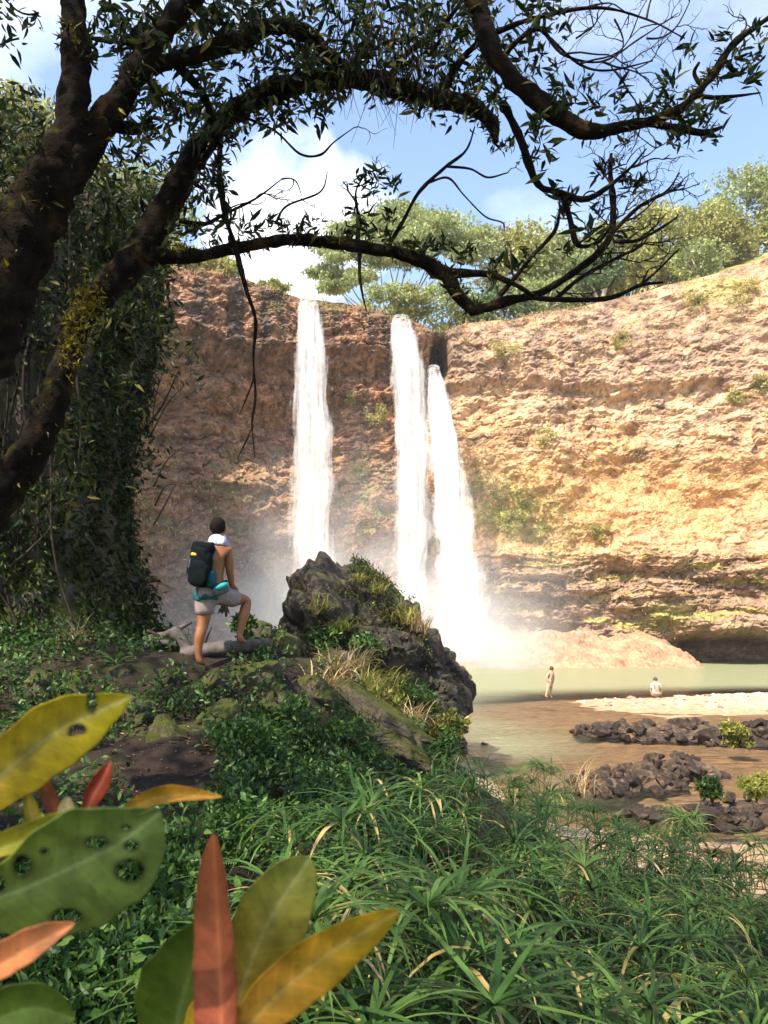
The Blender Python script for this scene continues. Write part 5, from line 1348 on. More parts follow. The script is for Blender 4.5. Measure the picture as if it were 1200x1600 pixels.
# ------------------------------------------------------------------ driftwood
lg = [np.array(P(a, b, Y)) for a, b, Y in [(285, 1022, 9.75), (330, 1014, 9.72), (372, 1011, 9.68), (420, 1004, 9.9)]]
V, Fq = tube(lg, [.095, .085, .08, .06], 14, 50, .12, 5, .06)
add('driftwood_log', mesh_np('driftwood_log', V - lg[0], Fq), M_wood, None, 'grey driftwood log under the hiker\'s raised foot', 'log', None, None, lg[0])
for i, (q, w0, lb) in enumerate([([(225, 1002, 10.2), (262, 990, 10.2), (300, 972, 10.3)], .06, 'pale dead branch leaning left of the hiker'), ([(222, 1012, 9.9), (255, 1004, 9.9), (285, 1010, 9.9)], .05, 'short pale driftwood piece at the vine wall foot'),
                                 ([(270, 985, 9.95), (290, 1010, 9.9), (305, 1040, 9.7)], .09, 'thick grey root stump beside the standing leg'), ([(230, 985, 10.1), (290, 1012, 10.0), (340, 1025, 9.9)], .025, 'thin dark stick crossing the driftwood'), ([(318, 1012, 9.9), (324, 995, 9.9), (331, 980, 9.9)], .018, 'short dark stick sticking up between the legs'), ([(290, 1010, 10), (294, 985, 10), (292, 978, 10)], .014, 'upright twig left of the standing leg'),
                                 ([(240, 1000, 10.0), (300, 1018, 9.95), (420, 1030, 9.9)], .05, 'dark log lying low behind the hiker\'s foot')]):
    p = [np.array(P(*v)) for v in q]
    V, Fq = tube(p, [w0, w0 * .8, w0 * .35], 9, 26, .18, 7, .1)
    add('dead_branch', mesh_np('dead_branch', V - p[0], Fq), M_twig if 'dark' in lb else M_wood, None, lb, 'branch', 'dead wood around the hiker', None, p[0])

# ------------------------------------------------------------------ people
M_skin = rough_mat('tanned_skin', [(0.3, (0.20, 0.078, 0.028)), (0.7, (0.29, 0.122, 0.048))], scale=9, bump=.1, bdist=.003, rough=.5, spec=.4)
M_skin2 = rough_mat('light_skin', [(0.3, (0.50, 0.29, 0.18)), (0.7, (0.60, 0.37, 0.24))], scale=9, bump=.1, bdist=.003, rough=.5, spec=.4)
M_hair = rough_mat('dark_hair', [(0.3, (0.006, 0.004, 0.0035)), (0.7, (0.02, 0.012, 0.009))], scale=60, bump=.8, bdist=.01, bscale=220, rough=.85, spec=.08)
M_hair2 = rough_mat('brown_hair', [(0.3, (0.05, 0.028, 0.015)), (0.7, (0.13, 0.075, 0.04))], scale=60, bump=.8, bdist=.01, rough=.6)
M_short = rough_mat('taupe_cloth', [(0.3, (0.21, 0.165, 0.15)), (0.7, (0.30, 0.24, 0.22))], scale=14, bump=.6, bdist=.02, bscale=18, rough=.9)
M_teal = rough_mat('teal_cloth', [(0.3, (0.005, 0.05, 0.06)), (0.7, (0.012, 0.11, 0.12))], scale=14, bump=.6, bdist=.02, bscale=22, rough=.85)
M_tealb = rough_mat('bright_teal_nylon', [(0.3, (0.01, 0.16, 0.18)), (0.7, (0.03, 0.30, 0.32))], scale=12, bump=.4, bdist=.01, bscale=30, rough=.5)
M_black = rough_mat('black_nylon', [(0.3, (0.003, 0.0045, 0.006)), (0.7, (0.007, 0.011, 0.014))], scale=16, bump=.5, bdist=.012, bscale=26, rough=.9, spec=.06)
M_grey = plain_mat('grey_nylon', (0.10, 0.11, 0.12), .6)
M_yel = plain_mat('yellow_cord', (0.42, 0.30, 0.03), .6)
M_olive = plain_mat('olive_leather', (0.045, 0.045, 0.028), .8)
M_whitec = plain_mat('white_cloth', (0.78, 0.76, 0.72), .9, .1, .06, 20, .4)
m, nt, out = new_mat('striped_towel')
tcn = N(nt, 'ShaderNodeTexCoord'); wv = N(nt, 'ShaderNodeTexWave', Scale=3.0, Distortion=.6); wv.bands_direction = 'X'
nt.links.new(tcn.outputs['Object'], wv.inputs['Vector'])
c = ramp(nt, wv.outputs['Fac'], [(.55, (.78, .76, .76)), (.8, (.33, .34, .48))])
p = N(nt, 'ShaderNodeBsdfPrincipled', Roughness=.95); nt.links.new(c, p.inputs['Base Color']); nt.links.new(p.outputs[0], out.inputs[0]); M_towel = m

_skins = []
def skin(name, verts, edges, rootk, mat, parent, org, sub=2, fat=1.16):
    keys = list(verts)
    me = bpy.data.meshes.new(name)
    me.from_pydata([tuple(Vector(verts[k_][0]) - Vector(org)) for k_ in keys], [(keys.index(a), keys.index(b)) for a, b in edges], [])
    o = add(name, me, None, parent)
    md = o.modifiers.new('skin', 'SKIN'); md.use_smooth_shade = True
    sv_ = me.skin_vertices[0].data
    for i, k_ in enumerate(keys):
        r = verts[k_][1]; r = r if isinstance(r, tuple) else (r, r); sv_[i].radius = (r[0] * fat, r[1] * fat)
        sv_[i].use_root = (k_ == rootk)
    md2 = o.modifiers.new('sub', 'SUBSURF'); md2.levels = sub; md2.render_levels = sub
    _skins.append((o, mat))
    return o
def bake_skins():
    bpy.context.view_layer.update()
    dg = bpy.context.evaluated_depsgraph_get()
    for o, mat in _skins:
        me = bpy.data.meshes.new_from_object(o.evaluated_get(dg)); me.name = o.name
        o.modifiers.clear(); o.data = me
        me.materials.clear(); me.materials.append(mat)
        for f in me.polygons: f.use_smooth = True
    _skins.clear()
def chain(*ks): return [(a, b) for a, b in zip(ks[:-1], ks[1:])]

def ellip(name, c, rad, mat, parent, org, rot=(0, 0, 0), sub=3, boxy=1.0, noise=0.0):
    V, Fc = ico(sub)
    if boxy != 1.0: V = np.sign(V) * np.abs(V) ** boxy
    V = V * np.array(rad)
    if noise: V = V * (1 + noise * fbm(V[:, 0] * 9 + c[0], V[:, 1] * 9, V[:, 2] * 9, 3))[:, None]
    return add(name, mesh_np(name, V, Fc, True), mat, parent, loc=Vector(c) - Vector(org), rot=rot)

HF = P(312, 1038, 9.2)
hiker = thing('person', HF, 'shirtless hiker with black backpack, one bare foot up on the driftwood', 'person')
def h(px, py, Y): return P(px, py, Y)
v = {'pelvis': (h(331, 922, 9.25), (.15, .115)), 'spine': (h(333, 902, 9.25), (.135, .10)), 'chest': (h(336, 876, 9.24), (.165, .115)), 'upper': (h(338, 858, 9.23), (.15, .095)), 'neckb': (h(340, 848, 9.23), (.07, .065)), 'neck': (h(341, 839, 9.24), .056), 'headb': (h(341.5, 833, 9.25), (.066, .076)), 'head': (h(341.5, 825, 9.255), (.076, .09)), 'headt': (h(341, 817.5, 9.25), (.058, .07)),
     'nose': (h(344, 828, 9.36), .012),
     'shl': (h(319, 859, 9.17), .064), 'ell': (h(312, 892, 9.28), .045), 'wrl': (h(330, 912, 9.46), .030), 'pal': (h(337, 916, 9.50), (.038, .018)),
     'shr': (h(356, 861, 9.28), .066), 'arm': (h(358, 877, 9.28), .052), 'elr': (h(359, 894, 9.29), .043), 'for': (h(361, 904, 9.33), .038), 'wrr': (h(362, 914, 9.37), .029), 'par': (h(365, 919, 9.42), (.036, .020)),
     'hl': (h(319, 934, 9.21), .10), 'thl': (h(319, 955, 9.22), .085), 'kl': (h(318, 975, 9.22), .062), 'cl': (h(312, 992, 9.18), .062), 'sl': (h(310, 1012, 9.18), .044), 'al': (h(310, 1027, 9.18), .036), 'fl': (h(312, 1034, 9.17), .034), 'tl': (h(319, 1036.5, 9.28), (.042, .020)),
     'hr': (h(342, 931, 9.31), .10), 'thr': (h(364, 934, 9.44), .085), 'kr': (h(386, 939, 9.56), .066), 'cr': (h(382, 957, 9.51), .060), 'sr': (h(377, 978, 9.49), .046), 'ar': (h(374, 993, 9.48), .036), 'fr': (h(375, 999, 9.47), .034), 'tr': (h(383, 1003, 9.58), (.042, .020))}
ed = chain('pelvis', 'spine', 'chest', 'upper', 'neckb', 'neck', 'headb', 'head', 'headt') + [('head', 'nose')] + chain('upper', 'shl', 'ell', 'wrl', 'pal') + chain('upper', 'shr', 'arm', 'elr', 'for', 'wrr', 'par') + chain('pelvis', 'hl', 'thl', 'kl', 'cl', 'sl', 'al', 'fl', 'tl') + chain('pelvis', 'hr', 'thr', 'kr', 'cr', 'sr', 'ar', 'fr', 'tr')
for sd, (bx0, by0, bY) in (('r', (365, 919, 9.42)), ('l', (337, 916, 9.50))):
    for j, (dx, dy, dY, dx2, dy2, dY2) in enumerate([(-2.5, 3, .01, -3.5, 6, .03), (2, 2.5, .035, 3.5, 6.5, .055), (3.2, 2, .03, 6, 5.5, .055), (3.8, 1.0, .02, 7.5, 3.8, .05), (3.6, -.8, .01, 6.8, 1.6, .04)]):
        v['f%s%da' % (sd, j)] = (h(bx0 + dx, by0 + dy, bY + dY), .0105); v['f%s%db' % (sd, j)] = (h(bx0 + dx2, by0 + dy2, bY + dY2), .0085)
        ed += chain('pa' + sd, 'f%s%da' % (sd, j), 'f%s%db' % (sd, j))
skin('body', v, ed, 'pelvis', M_skin, hiker, HF)
ellip('hair', h(340.2, 822, 9.225), (.096, .108, .110), M_hair, hiker, HF, noise=.10, rot=(.15, 0, 0), sub=4)
ellip('ear', h(351.3, 829, 9.25), (.012, .024, .034), M_skin, hiker, HF, rot=(0, .1, -.3))
v = {'w': (h(331, 912, 9.25), (.155, .12)), 'p': (h(331, 924, 9.25), (.175, .14)), 'hl': (h(319, 936, 9.21), .118), 'ml': (h(320, 950, 9.22), .112), 'el': (h(320.5, 964, 9.22), .106), 'hr': (h(343, 931, 9.31), .118), 'mr': (h(360, 934, 9.42), .105), 'er': (h(376, 937, 9.50), .098)}
skin('shorts', v, chain('w', 'p', 'hl', 'ml', 'el') + chain('p', 'hr', 'mr', 'er'), 'p', M_short, hiker, HF)
def band(name, rings, mat, parent, org, sides=28, fold=.05):
    """a cloth band lofted through rings (centre, rx, ry)"""
    V = []
    a = np.linspace(0, 2 * np.pi, sides, endpoint=False)
    for i, (c, rx, ry) in enumerate(rings):
        k = 1 + fold * np.sin(a * 5 + i * 1.3) + fold * .6 * np.sin(a * 9 - i)
        V.append(np.stack([c[0] + rx * k * np.cos(a), c[1] + ry * k * np.sin(a), c[2] + .01 * np.sin(a * 3 + i)], -1))
    V = np.array(V); n = len(rings)
    Fq = grid_faces(sides, n, True)
    return add(name, mesh_np(name, V.transpose(1, 0, 2).reshape(-1, 3) - np.array(org), Fq), mat, parent)
band('tied_shirt', [(h(331, 911, 9.25), .150, .115), (h(331, 914, 9.25), .175, .14), (h(329, 922, 9.25), .185, .155), (h(326, 931, 9.24), .175, .16), (h(324, 937, 9.23), .165, .16), (h(324, 938, 9.23), .15, .15)], M_teal, hiker, HF)
band('towel', [(h(341, 836, 9.24), .068, .066), (h(340.5, 838, 9.235), .092, .086), (h(340, 842, 9.225), .105, .095), (h(340, 848, 9.22), .112, .10), (h(340.5, 852, 9.22), .115, .10), (h(341, 853, 9.22), .085, .085)], M_towel, hiker, HF, 32, .035)
add('towel_end', mesh_np('towel_end', *tube([np.array(h(350, 845, 9.27) - HF), np.array(h(354, 851, 9.33) - HF), np.array(h(353, 866, 9.37) - HF)], [.03, .035, .03], 8, 12)), M_towel, hiker)

BP = P(313, 885, 9.04)
pack = thing('backpack', BP, 'black backpack with yellow and teal cords worn by the hiker', 'backpack')
rp_ = (R(4), R(7), R(-14))
o = ellip('pack_body', BP, (.140, .105, .240), M_black, pack, BP, rp_, 4, .62, .10)
ellip('top_lid', P(318, 857, 9.06), (.135, .10, .075), M_black, pack, BP, (R(-8), R(10), R(-14)), 4, .6, .04)
ellip('front_pocket', P(309, 896, 8.945), (.125, .045, .15), M_black, pack, BP, rp_, 4, .62, .12)
ellip('side_pocket', P(331, 905, 9.05), (.045, .08, .11), M_teal, pack, BP, rp_, 3, .7, .05)
ellip('cord_bundle', P(304, 866, 8.965), (.05, .03, .028), M_yel, pack, BP, rp_, 3, .8, .25)
ellip('teal_patch', P(316, 861, 8.965), (.05, .022, .022), M_tealb, pack, BP, (0, R(-18), R(-14)), 3, .7, .1)
ellip('badge', P(322, 866, 8.962), (.018, .008, .026), M_whitec, pack, BP, rp_, 3, .8)
for q in ([(301, 858, 9.0), (296, 880, 8.965), (293, 905, 8.98)], [(322, 872, 8.945), (321, 890, 8.935), (317, 910, 8.94)]):
    pts_ = [np.array(P(*t) - BP) for t in q]
    add('compression_strap', mesh_np('compression_strap', *tube(pts_, [.009] * 3, 6, 12)), M_grey, pack)
for q in ([(327, 850, 9.12), (345, 851, 9.18), (352, 858, 9.30), (351, 875, 9.40), (343, 898, 9.38)], [(315, 852, 9.06), (318, 850, 9.15), (321, 862, 9.31), (318, 885, 9.33)]):
    pts_ = [np.array(P(*t) - BP) for t in q]
    V, Fq = tube(pts_, [.026] * len(q), 8, 26)
    add('shoulder_strap', mesh_np('shoulder_strap', V, Fq), M_black, pack)
add('haul_loop', mesh_np('haul_loop', *tube([np.array(P(*t) - BP) for t in [(322, 853, 9.08), (326, 847, 9.09), (331, 853, 9.1)]], [.008] * 3, 6, 12)), M_grey, pack)
WPK = P(345, 921, 9.08)
wp = thing('waist_pouch', WPK, 'teal and grey waist pouch on the hiker\'s right hip', 'pouch')
ellip('pouch_body', WPK, (.105, .055, .062), M_grey, wp, WPK, (R(10), R(-22), R(20)), 4, .75, .06)
ellip('pouch_flap', P(346, 916, 9.045), (.085, .045, .036), M_tealb, wp, WPK, (R(10), R(-22), R(20)), 3, .75, .08)
add('hip_belt', mesh_np('hip_belt', *tube([np.array(P(*t) - WPK) for t in [(333, 917, 9.09), (346, 912, 9.13), (354, 908, 9.27), (347, 910, 9.40)]], [.016] * 4, 6, 18)), M_black, wp)
GL = P(351, 952, 9.35)
gl_ = thing('gloves', GL, 'dark olive gloves dangling below the hiker\'s raised thigh', 'gloves')
for q, r in ([[(350, 940, 9.36), (353, 950, 9.35), (353.5, 964, 9.35)], .022], [[(349, 942, 9.34), (347, 950, 9.33), (345, 957, 9.33)], .016]):
    pts_ = [np.array(P(*t) - GL) for t in q]
    V, Fq = tube(pts_, [r * .8, r * 1.2, r * .5], 9, 16, .2, 12)
    add('glove', mesh_np('glove', V, Fq), M_olive, gl_)
    for j in range(3):
        e = pts_[1] + np.array([(j - 1) * .022, 0, -.01])
        add('finger', mesh_np('finger', *tube([e, e + np.array([(j - 1) * .012, 0, -.035]), e + np.array([(j - 1) * .02, 0, -.06])], [.009, .009, .005], 6, 8)), M_olive, gl_)

# two bathers at the sand bar
F2 = P(857, 1090, 41)
w_ = thing('person', F2, 'standing bather in dark swimwear at the water\'s edge', 'person')
def b(px, py, dY=0): return P(px, py, 41 + dY)
v = {'pelvis': (b(859, 1066), (.145, .12)), 'waist': (b(859.5, 1061), (.115, .10)), 'chest': (b(860, 1055), (.15, .11)), 'neckb': (b(861, 1050.5), (.10, .08)), 'neck': (b(861.3, 1049), .05), 'headb': (b(862, 1047), .075), 'head': (b(862.5, 1045), .095), 'headt': (b(862, 1043), .07),
     'sa': (b(857.5, 1052, -.15), .05), 'ea': (b(853.5, 1059, -.2), .04), 'wa': (b(857, 1064, -.22), .03), 'ha': (b(859, 1066, -.2), (.035, .02)), 'sb': (b(864, 1052, .15), .05), 'eb': (b(865.5, 1059.5, .2), .04), 'wb': (b(864, 1066, .2), .03), 'hb': (b(863.5, 1069, .2), (.035, .02)),
     'h1': (b(857.5, 1069, -.08), .10), 'k1': (b(855.5, 1078, -.1), .062), 'c1': (b(854.5, 1082, -.1), .055), 'a1': (b(852.5, 1088, -.1), .036), 't1': (b(856, 1089.3, -.1), (.04, .025)),
     'h2': (b(861, 1069, .08), .10), 'k2': (b(861, 1078, .1), .062), 'c2': (b(860.5, 1082, .1), .055), 'a2': (b(860, 1088, .1), .036), 't2': (b(863, 1089.5, .1), (.04, .025))}
skin('body', v, chain('pelvis', 'waist', 'chest', 'neckb', 'neck', 'headb', 'head', 'headt') + chain('neckb', 'sa', 'ea', 'wa', 'ha') + chain('neckb', 'sb', 'eb', 'wb', 'hb') + chain('pelvis', 'h1', 'k1', 'c1', 'a1', 't1') + chain('pelvis', 'h2', 'k2', 'c2', 'a2', 't2'), 'pelvis', M_skin2, w_, F2)
ellip('hair', b(861.8, 1044.2), (.11, .115, .12), M_hair2, w_, F2)
v = {'a': (b(860.2, 1054), (.162, .12)), 'b': (b(859.6, 1060.5), (.125, .11)), 'c': (b(859, 1067), (.158, .132))}
skin('swimsuit', v, chain('a', 'b', 'c'), 'b', M_black, w_, F2)
F3 = P(1025, 1088, 41)
w_ = thing('person', F3, 'seated bather in a white shirt on the sand bar', 'person')
v = {'pelvis': (b(1025, 1084), (.19, .16)), 'waist': (b(1025, 1079), (.16, .13)), 'chest': (b(1025, 1072), (.19, .14)), 'neckb': (b(1024.5, 1067), (.13, .09)), 'neck': (b(1024.2, 1065.5), .052), 'headb': (b(1024, 1064), .08), 'head': (b(1024, 1062), .098), 'headt': (b(1024, 1060), .07),
     'sa': (b(1019.5, 1068.5), .06), 'ea': (b(1017.5, 1076, .1), .045), 'wa': (b(1019, 1081, .35), .03), 'sb': (b(1030, 1068.5), .06), 'eb': (b(1032.5, 1076, .1), .045), 'wb': (b(1031.5, 1081, .35), .03),
     'h1': (b(1021, 1085, .1), .10), 'k1': (b(1017.5, 1078, .5), .07), 'a1': (b(1019, 1086, .8), .04), 'h2': (b(1029, 1085, .1), .10), 'k2': (b(1033, 1080, .5), .07), 'a2': (b(1032, 1086, .8), .04)}
skin('body', v, chain('pelvis', 'waist', 'chest', 'neckb', 'neck', 'headb', 'head', 'headt') + chain('neckb', 'sa', 'ea', 'wa') + chain('neckb', 'sb', 'eb', 'wb') + chain('pelvis', 'h1', 'k1', 'a1') + chain('pelvis', 'h2', 'k2', 'a2'), 'pelvis', M_skin2, w_, F3)
ellip('hair', b(1024, 1061.3), (.112, .115, .115), M_hair2, w_, F3)
v = {'a': (b(1025, 1069), (.20, .14)), 'b': (b(1025, 1075), (.215, .165)), 'c': (b(1025, 1084.5), (.225, .185)), 's1': (b(1019, 1069.5), .075), 's2': (b(1031, 1069.5), .075), 'e1': (b(1017.8, 1074.5, .06), .062), 'e2': (b(1032.3, 1074.5, .06), .062)}
skin('shirt', v, chain('a', 'b', 'c') + chain('a', 's1', 'e1') + chain('a', 's2', 'e2'), 'b', M_whitec, w_, F3)
bake_skins()

# ------------------------------------------------------------------ big leaves close to the lens
m, nt, out = new_mat('broad_leaf')
at = N(nt, 'ShaderNodeAttribute', attribute_name='Col')
tcn = N(nt, 'ShaderNodeNewGeometry')
n1 = N(nt, 'ShaderNodeTexNoise', Scale=160.0, Detail=5.0); nt.links.new(tcn.outputs['Position'], n1.inputs['Vector'])
n2 = N(nt, 'ShaderNodeTexNoise', Scale=38.0, Detail=4.0); nt.links.new(tcn.outputs['Position'], n2.inputs['Vector'])
hs = N(nt, 'ShaderNodeHueSaturation'); nt.links.new(at.outputs['Color'], hs.inputs['Color'])
mr = N(nt, 'ShaderNodeMapRange'); mr.inputs['From Min'].default_value = .25; mr.inputs['From Max'].default_value = .75; mr.inputs['To Min'].default_value = .72; mr.inputs['To Max'].default_value = 1.25
nt.links.new(n2.outputs[0], mr.inputs[0]); nt.links.new(mr.outputs[0], hs.inputs['Value'])
p = N(nt, 'ShaderNodeBsdfPrincipled', Roughness=.5); p.inputs['Specular IOR Level'].default_value = .3
nt.links.new(hs.outputs[0], p.inputs['Base Color'])
bp = N(nt, 'ShaderNodeBump', Strength=.25, Distance=.0008); nt.links.new(n1.outputs[0], bp.inputs['Height']); nt.links.new(bp.outputs[0], p.inputs['Normal'])
tr = N(nt, 'ShaderNodeBsdfTranslucent'); nt.links.new(hs.outputs[0], tr.inputs['Color'])
mx = N(nt, 'ShaderNodeMixShader', Fac=.5); nt.links.new(p.outputs[0], mx.inputs[1]); nt.links.new(tr.outputs[0], mx.inputs[2]); nt.links.new(mx.outputs[0], out.inputs[0])
M_broad = m

_mot = fbm(*np.meshgrid(np.arange(0, 260) * .11, np.arange(0, 260) * .11, indexing='ij'), 3.3, 4)
def MOT(a, b): return float(_mot[int(a / 4 + 40) % 260, int(b / 4) % 260])
def big_leaf(parent, org, mid, hw, base, tip, rib, d0, d1, label=None, cup=.25, holes=(), peak=.55, tl=0.0, nu=120, nv=36, wav=.0, sharp=.75):
    """mid: midrib polyline in photo pixels; hw: half-widths (left, right) in pixels; d0..d1 depth from base to tip; colours base, tip, rib"""
    mid = catmull(np.array(mid, float), nu)
    t = np.linspace(0, 1, nu); tg_ = np.gradient(mid, axis=0); tg_ /= np.linalg.norm(tg_, axis=1)[:, None]
    nr_ = np.stack([-tg_[:, 1], tg_[:, 0]], -1)
    k_ = math.log(.5) / math.log(peak)
    pr_ = np.sin(np.pi * np.clip(t, 0, 1) ** k_) ** sharp
    s_ = np.linspace(-1, 1, nv)
    V, C, keep = [], [], []
    q2 = np.zeros((nu, nv, 2))
    for i in range(nu):
        for j in range(nv):
            sj = s_[j]; hwj = hw[0] if sj < 0 else hw[1]
            e = hwj * pr_[i] * (1 + .05 * math.sin(t[i] * 9 + hwj) + .025 * math.sin(t[i] * 31 + hwj * 3) + wav * math.sin(t[i] * 23 + (2 if sj > 0 else 0)))
            pxy = mid[i] + nr_[i] * sj * e
            q2[i, j] = pxy
            dep = d0 + (d1 - d0) * t[i] - cup * abs(sj) ** 1.3 * e / F_PX * .6 * (d0 + d1) / 2 + tl * sj * e / F_PX * .5
            V.append(P(pxy[0], pxy[1], dep))
            c_ = np.array(base) * (1 - t[i]) + np.array(tip) * t[i]
            rb = math.exp(-(sj * e / 3.2) ** 2) * .55 + math.exp(-(sj / .35) ** 2) * .22
            vein = .16 * max(0.0, math.cos((t[i] * 30 + abs(sj) * -3.2) * 2.4)) ** 8 - .22 * (MOT(pxy[1] * 3.1, pxy[0] * 3.7) > .62) + .0 * math.sin((t[i] * 34 + abs(sj) * 4.5) * 2)
            mot = 1 + .30 * MOT(pxy[0], pxy[1]); ed_ = 1 - .25 * abs(sj) ** 6
            C.append(np.clip((c_ * (1 + vein) + (np.array(rib) - c_) * rb) * 1.25 * mot * ed_ * np.array([1.0, 1 - .35 * max(0, mot - 1.05), 1.0]), .005, .9))
    V = np.array([tuple(x) for x in V]) - np.array(org); C = np.array(C)
    Fq = grid_faces(nu, nv)
    cen = q2.reshape(-1, 2)[Fq].mean(1)
    ok = np.ones(len(Fq), bool)
    for (hx, hy, ra, rb_) in holes:
        dd_ = ((cen[:, 0] - hx) / ra) ** 2 + ((cen[:, 1] - hy) / rb_) ** 2
        jit_ = 1 + .35 * perlin(cen[:, 0] * .12, cen[:, 1] * .12, hx)
        ok &= dd_ > jit_
        rim_ = np.exp(-np.clip((((q2.reshape(-1, 2)[:, 0] - hx) / ra) ** 2 + ((q2.reshape(-1, 2)[:, 1] - hy) / rb_) ** 2 - 1), 0, 9) * 2.2)
        C = C + (np.array([.05, .035, .012]) - C) * (rim_ * .8)[:, None]
    o = add('leaf', mesh_np('leaf', V, Fq[ok], True, C), M_broad, parent)
    sd_ = o.modifiers.new('thick', 'SOLIDIFY'); sd_.thickness = .0007; sd_.offset = 0
    if label: o['label'] = label
    return o
YG, OR, GR, DG, RD, BR, PALE = (.40, .34, .012), (.52, .24, .03), (.13, .20, .035), (.055, .10, .012), (.34, .055, .022), (.40, .13, .055), (.45, .50, .16)
O1 = P(-60, 1560, .62)
sh1 = thing('broadleaf_shrub', (O1.x, O1.y, 2.42), 'big yellow-green leaves with insect holes close to the lens at lower left', 'shrub')
O1 = Vector((O1.x, O1.y, 2.42))
big_leaf(sh1, O1, [(-70, 1275), (10, 1205), (80, 1150), (140, 1118), (206, 1088)], (52, 58), (.50, .36, .03), (.36, .33, .015), (.55, .52, .20), .56, .50, 'yellow-green leaf with a bitten edge', .3, [(122, 1140, 13, 8), (144, 1098, 8, 16), (112, 1147, 5, 4)], .42, .4)
big_leaf(sh1, O1, [(128, 1292), (142, 1250), (160, 1218), (173, 1189)], (15, 15), (.38, .07, .03), (.33, .05, .02), (.55, .20, .12), .60, .60, 'dark red young leaf', .8, (), .5)
big_leaf(sh1, O1, [(96, 1298), (80, 1255), (68, 1225), (58, 1188)], (13, 13), (.40, .15, .08), (.33, .14, .05), (.45, .2, .12), .60, .58, 'brownish pink young leaf', .8, (), .45)
big_leaf(sh1, O1, [(100, 1298), (103, 1275), (106, 1245)], (14, 14), (.62, .50, .20), (.66, .54, .26), (.7, .6, .35), .59, .59, 'pale cream bud leaf', .8, (), .5, sharp=.55)
big_leaf(sh1, O1, [(62, 1330), (50, 1280), (40, 1232)], (12, 14), (.34, .26, .03), (.36, .30, .03), (.4, .35, .1), .58, .57, None, .8, (), .5)
big_leaf(sh1, O1, [(180, 1275), (225, 1252), (275, 1241), (347, 1245)], (15, 13), (.45, .26, .02), (.50, .25, .02), (.50, .34, .06), .56, .54, 'narrow orange-gold leaf seen edge-on', .5, (), .5)
big_leaf(sh1, O1, [(-80, 1425), (20, 1395), (110, 1355), (185, 1318), (251, 1268)], (78, 106), (.24, .31, .055), (.22, .31, .075), (.46, .54, .24), .50, .46, 'large green leaf riddled with holes', .35, [(203, 1360, 22, 17), (205, 1321, 11, 8), (152, 1316, 17, 9), (35, 1352, 14, 16), (105, 1432, 22, 12), (70, 1330, 7, 5), (197, 1293, 7, 5), (0, 1382, 8, 12)], .55, .8, 140, 64)
big_leaf(sh1, O1, [(-90, 1358), (10, 1322), (110, 1290), (238, 1266)], (26, 16), (.22, .20, .015), (.20, .22, .02), (.30, .28, .05), .475, .455, 'olive upper leaf lying on the holed one', .5, (), .5)
big_leaf(sh1, O1, [(-70, 1560), (0, 1508), (60, 1472), (118, 1442)], (32, 22), (.46, .17, .05), (.42, .17, .07), (.50, .24, .10), .44, .44, 'rusty orange leaf at the left edge', .5, (), .42)
big_leaf(sh1, O1, [(-80, 1640), (0, 1590), (60, 1575), (118, 1592)], (44, 50), (.06, .11, .012), (.07, .12, .015), (.12, .18, .04), .48, .50, 'dark green leaf in the bottom left corner', .4, (), .5)
for q in [[(-60, 1900, .62), (-60, 1560, .62), (-40, 1400, .58), (60, 1310, .585)], [(-60, 1560, .62), (-90, 1420, .52)], [(-60, 1600, .6), (-70, 1560, .44)], [(-40, 1400, .58), (-70, 1275, .56)], [(60, 1310, .585), (110, 1292, .60)]]:
    pts_ = [np.array(P(*t) - O1) for t in q]
    if len(pts_) == 2: pts_ = [pts_[0], (pts_[0] + pts_[1]) / 2 + np.array([0, 0, -.004]), pts_[1]]
    add('stem', mesh_np('stem', *tube(pts_, [.0055] * len(pts_), 8, 18)), M_bark, sh1)
O2 = P(330, 1700, .60); O2 = Vector((O2.x, O2.y, 2.3))
sh2 = thing('broadleaf_shrub', O2, 'upright red, green and gold leaves close to the lens at the bottom', 'shrub')
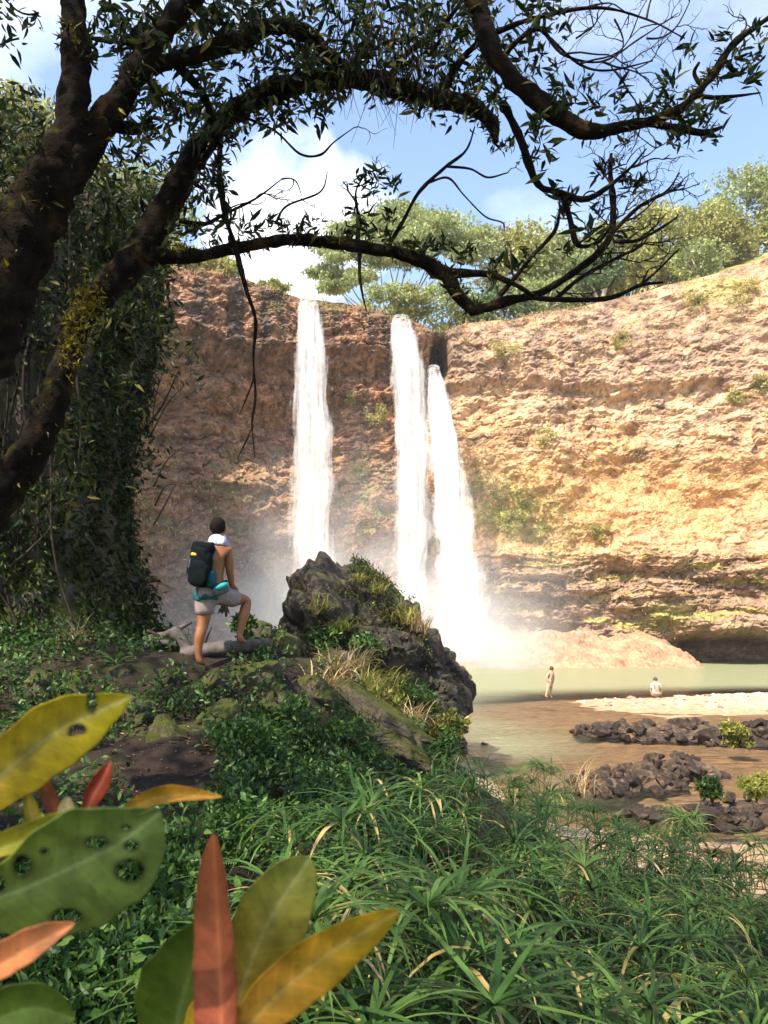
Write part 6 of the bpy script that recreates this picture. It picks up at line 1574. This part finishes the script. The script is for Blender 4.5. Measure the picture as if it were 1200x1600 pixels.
big_leaf(sh2, O2, [(268, 1680), (278, 1590), (300, 1510), (334, 1425)], (72, 62), (.06, .11, .01), (.075, .12, .012), (.16, .21, .06), .62, .60, 'dark green leaf behind the red one', .3, (), .45)
big_leaf(sh2, O2, [(335, 1690), (372, 1560), (420, 1440), (484, 1340)], (56, 58), (.46, .28, .012), (.27, .32, .06), (.50, .50, .18), .58, .56, 'green leaf turning gold towards its base', .35, (), .62, .3, sharp=.55)
big_leaf(sh2, O2, [(348, 1690), (346, 1560), (340, 1420), (334, 1302)], (44, 24), (.31, .085, .05), (.38, .13, .04), (.52, .20, .08), .535, .53, 'upright rusty red leaf', .6, [(372, 1370, 12, 40), (362, 1345, 7, 16)], .40, -.5, 90, 34, sharp=.6)
big_leaf(sh2, O2, [(330, 1700), (400, 1590), (500, 1500), (624, 1422)], (40, 46), (.56, .26, .05), (.46, .34, .015), (.60, .46, .12), .55, .50, 'golden orange leaf pointing right', .35, (), .55, .3, sharp=.6)
big_leaf(sh2, O2, [(305, 1700), (318, 1600), (335, 1530)], (30, 26), (.40, .28, .01), (.38, .25, .02), (.45, .35, .08), .57, .57, None, .4, (), .5)
for q in [[(330, 2050, .60), (325, 1850, .60), (330, 1690, .58)], [(325, 1760, .60), (268, 1680, .62)], [(325, 1760, .60), (345, 1690, .54)]]:
    pts_ = [np.array(P(*t) - O2) for t in q]
    if len(pts_) == 2: pts_ = [pts_[0], (pts_[0] + pts_[1]) / 2, pts_[1]]
    add('stem', mesh_np('stem', *tube(pts_, [.006] * len(pts_), 8, 18)), M_bark, sh2)

# ------------------------------------------------------------------ haze in the gorge air
m, nt, out = new_mat('haze')
pv = N(nt, 'ShaderNodeVolumePrincipled'); pv.inputs['Color'].default_value = (0.97, 0.97, 0.97, 1); pv.inputs['Density'].default_value = 0.0003; pv.inputs['Anisotropy'].default_value = 0.2
nt.links.new(pv.outputs[0], out.inputs['Volume'])
add('haze', box_mesh('haze', (-220, -60, -5), (240, 260, 100)), m, kind='stuff', label='thin pale haze filling the air of the gorge', cat='haze')
#@@END
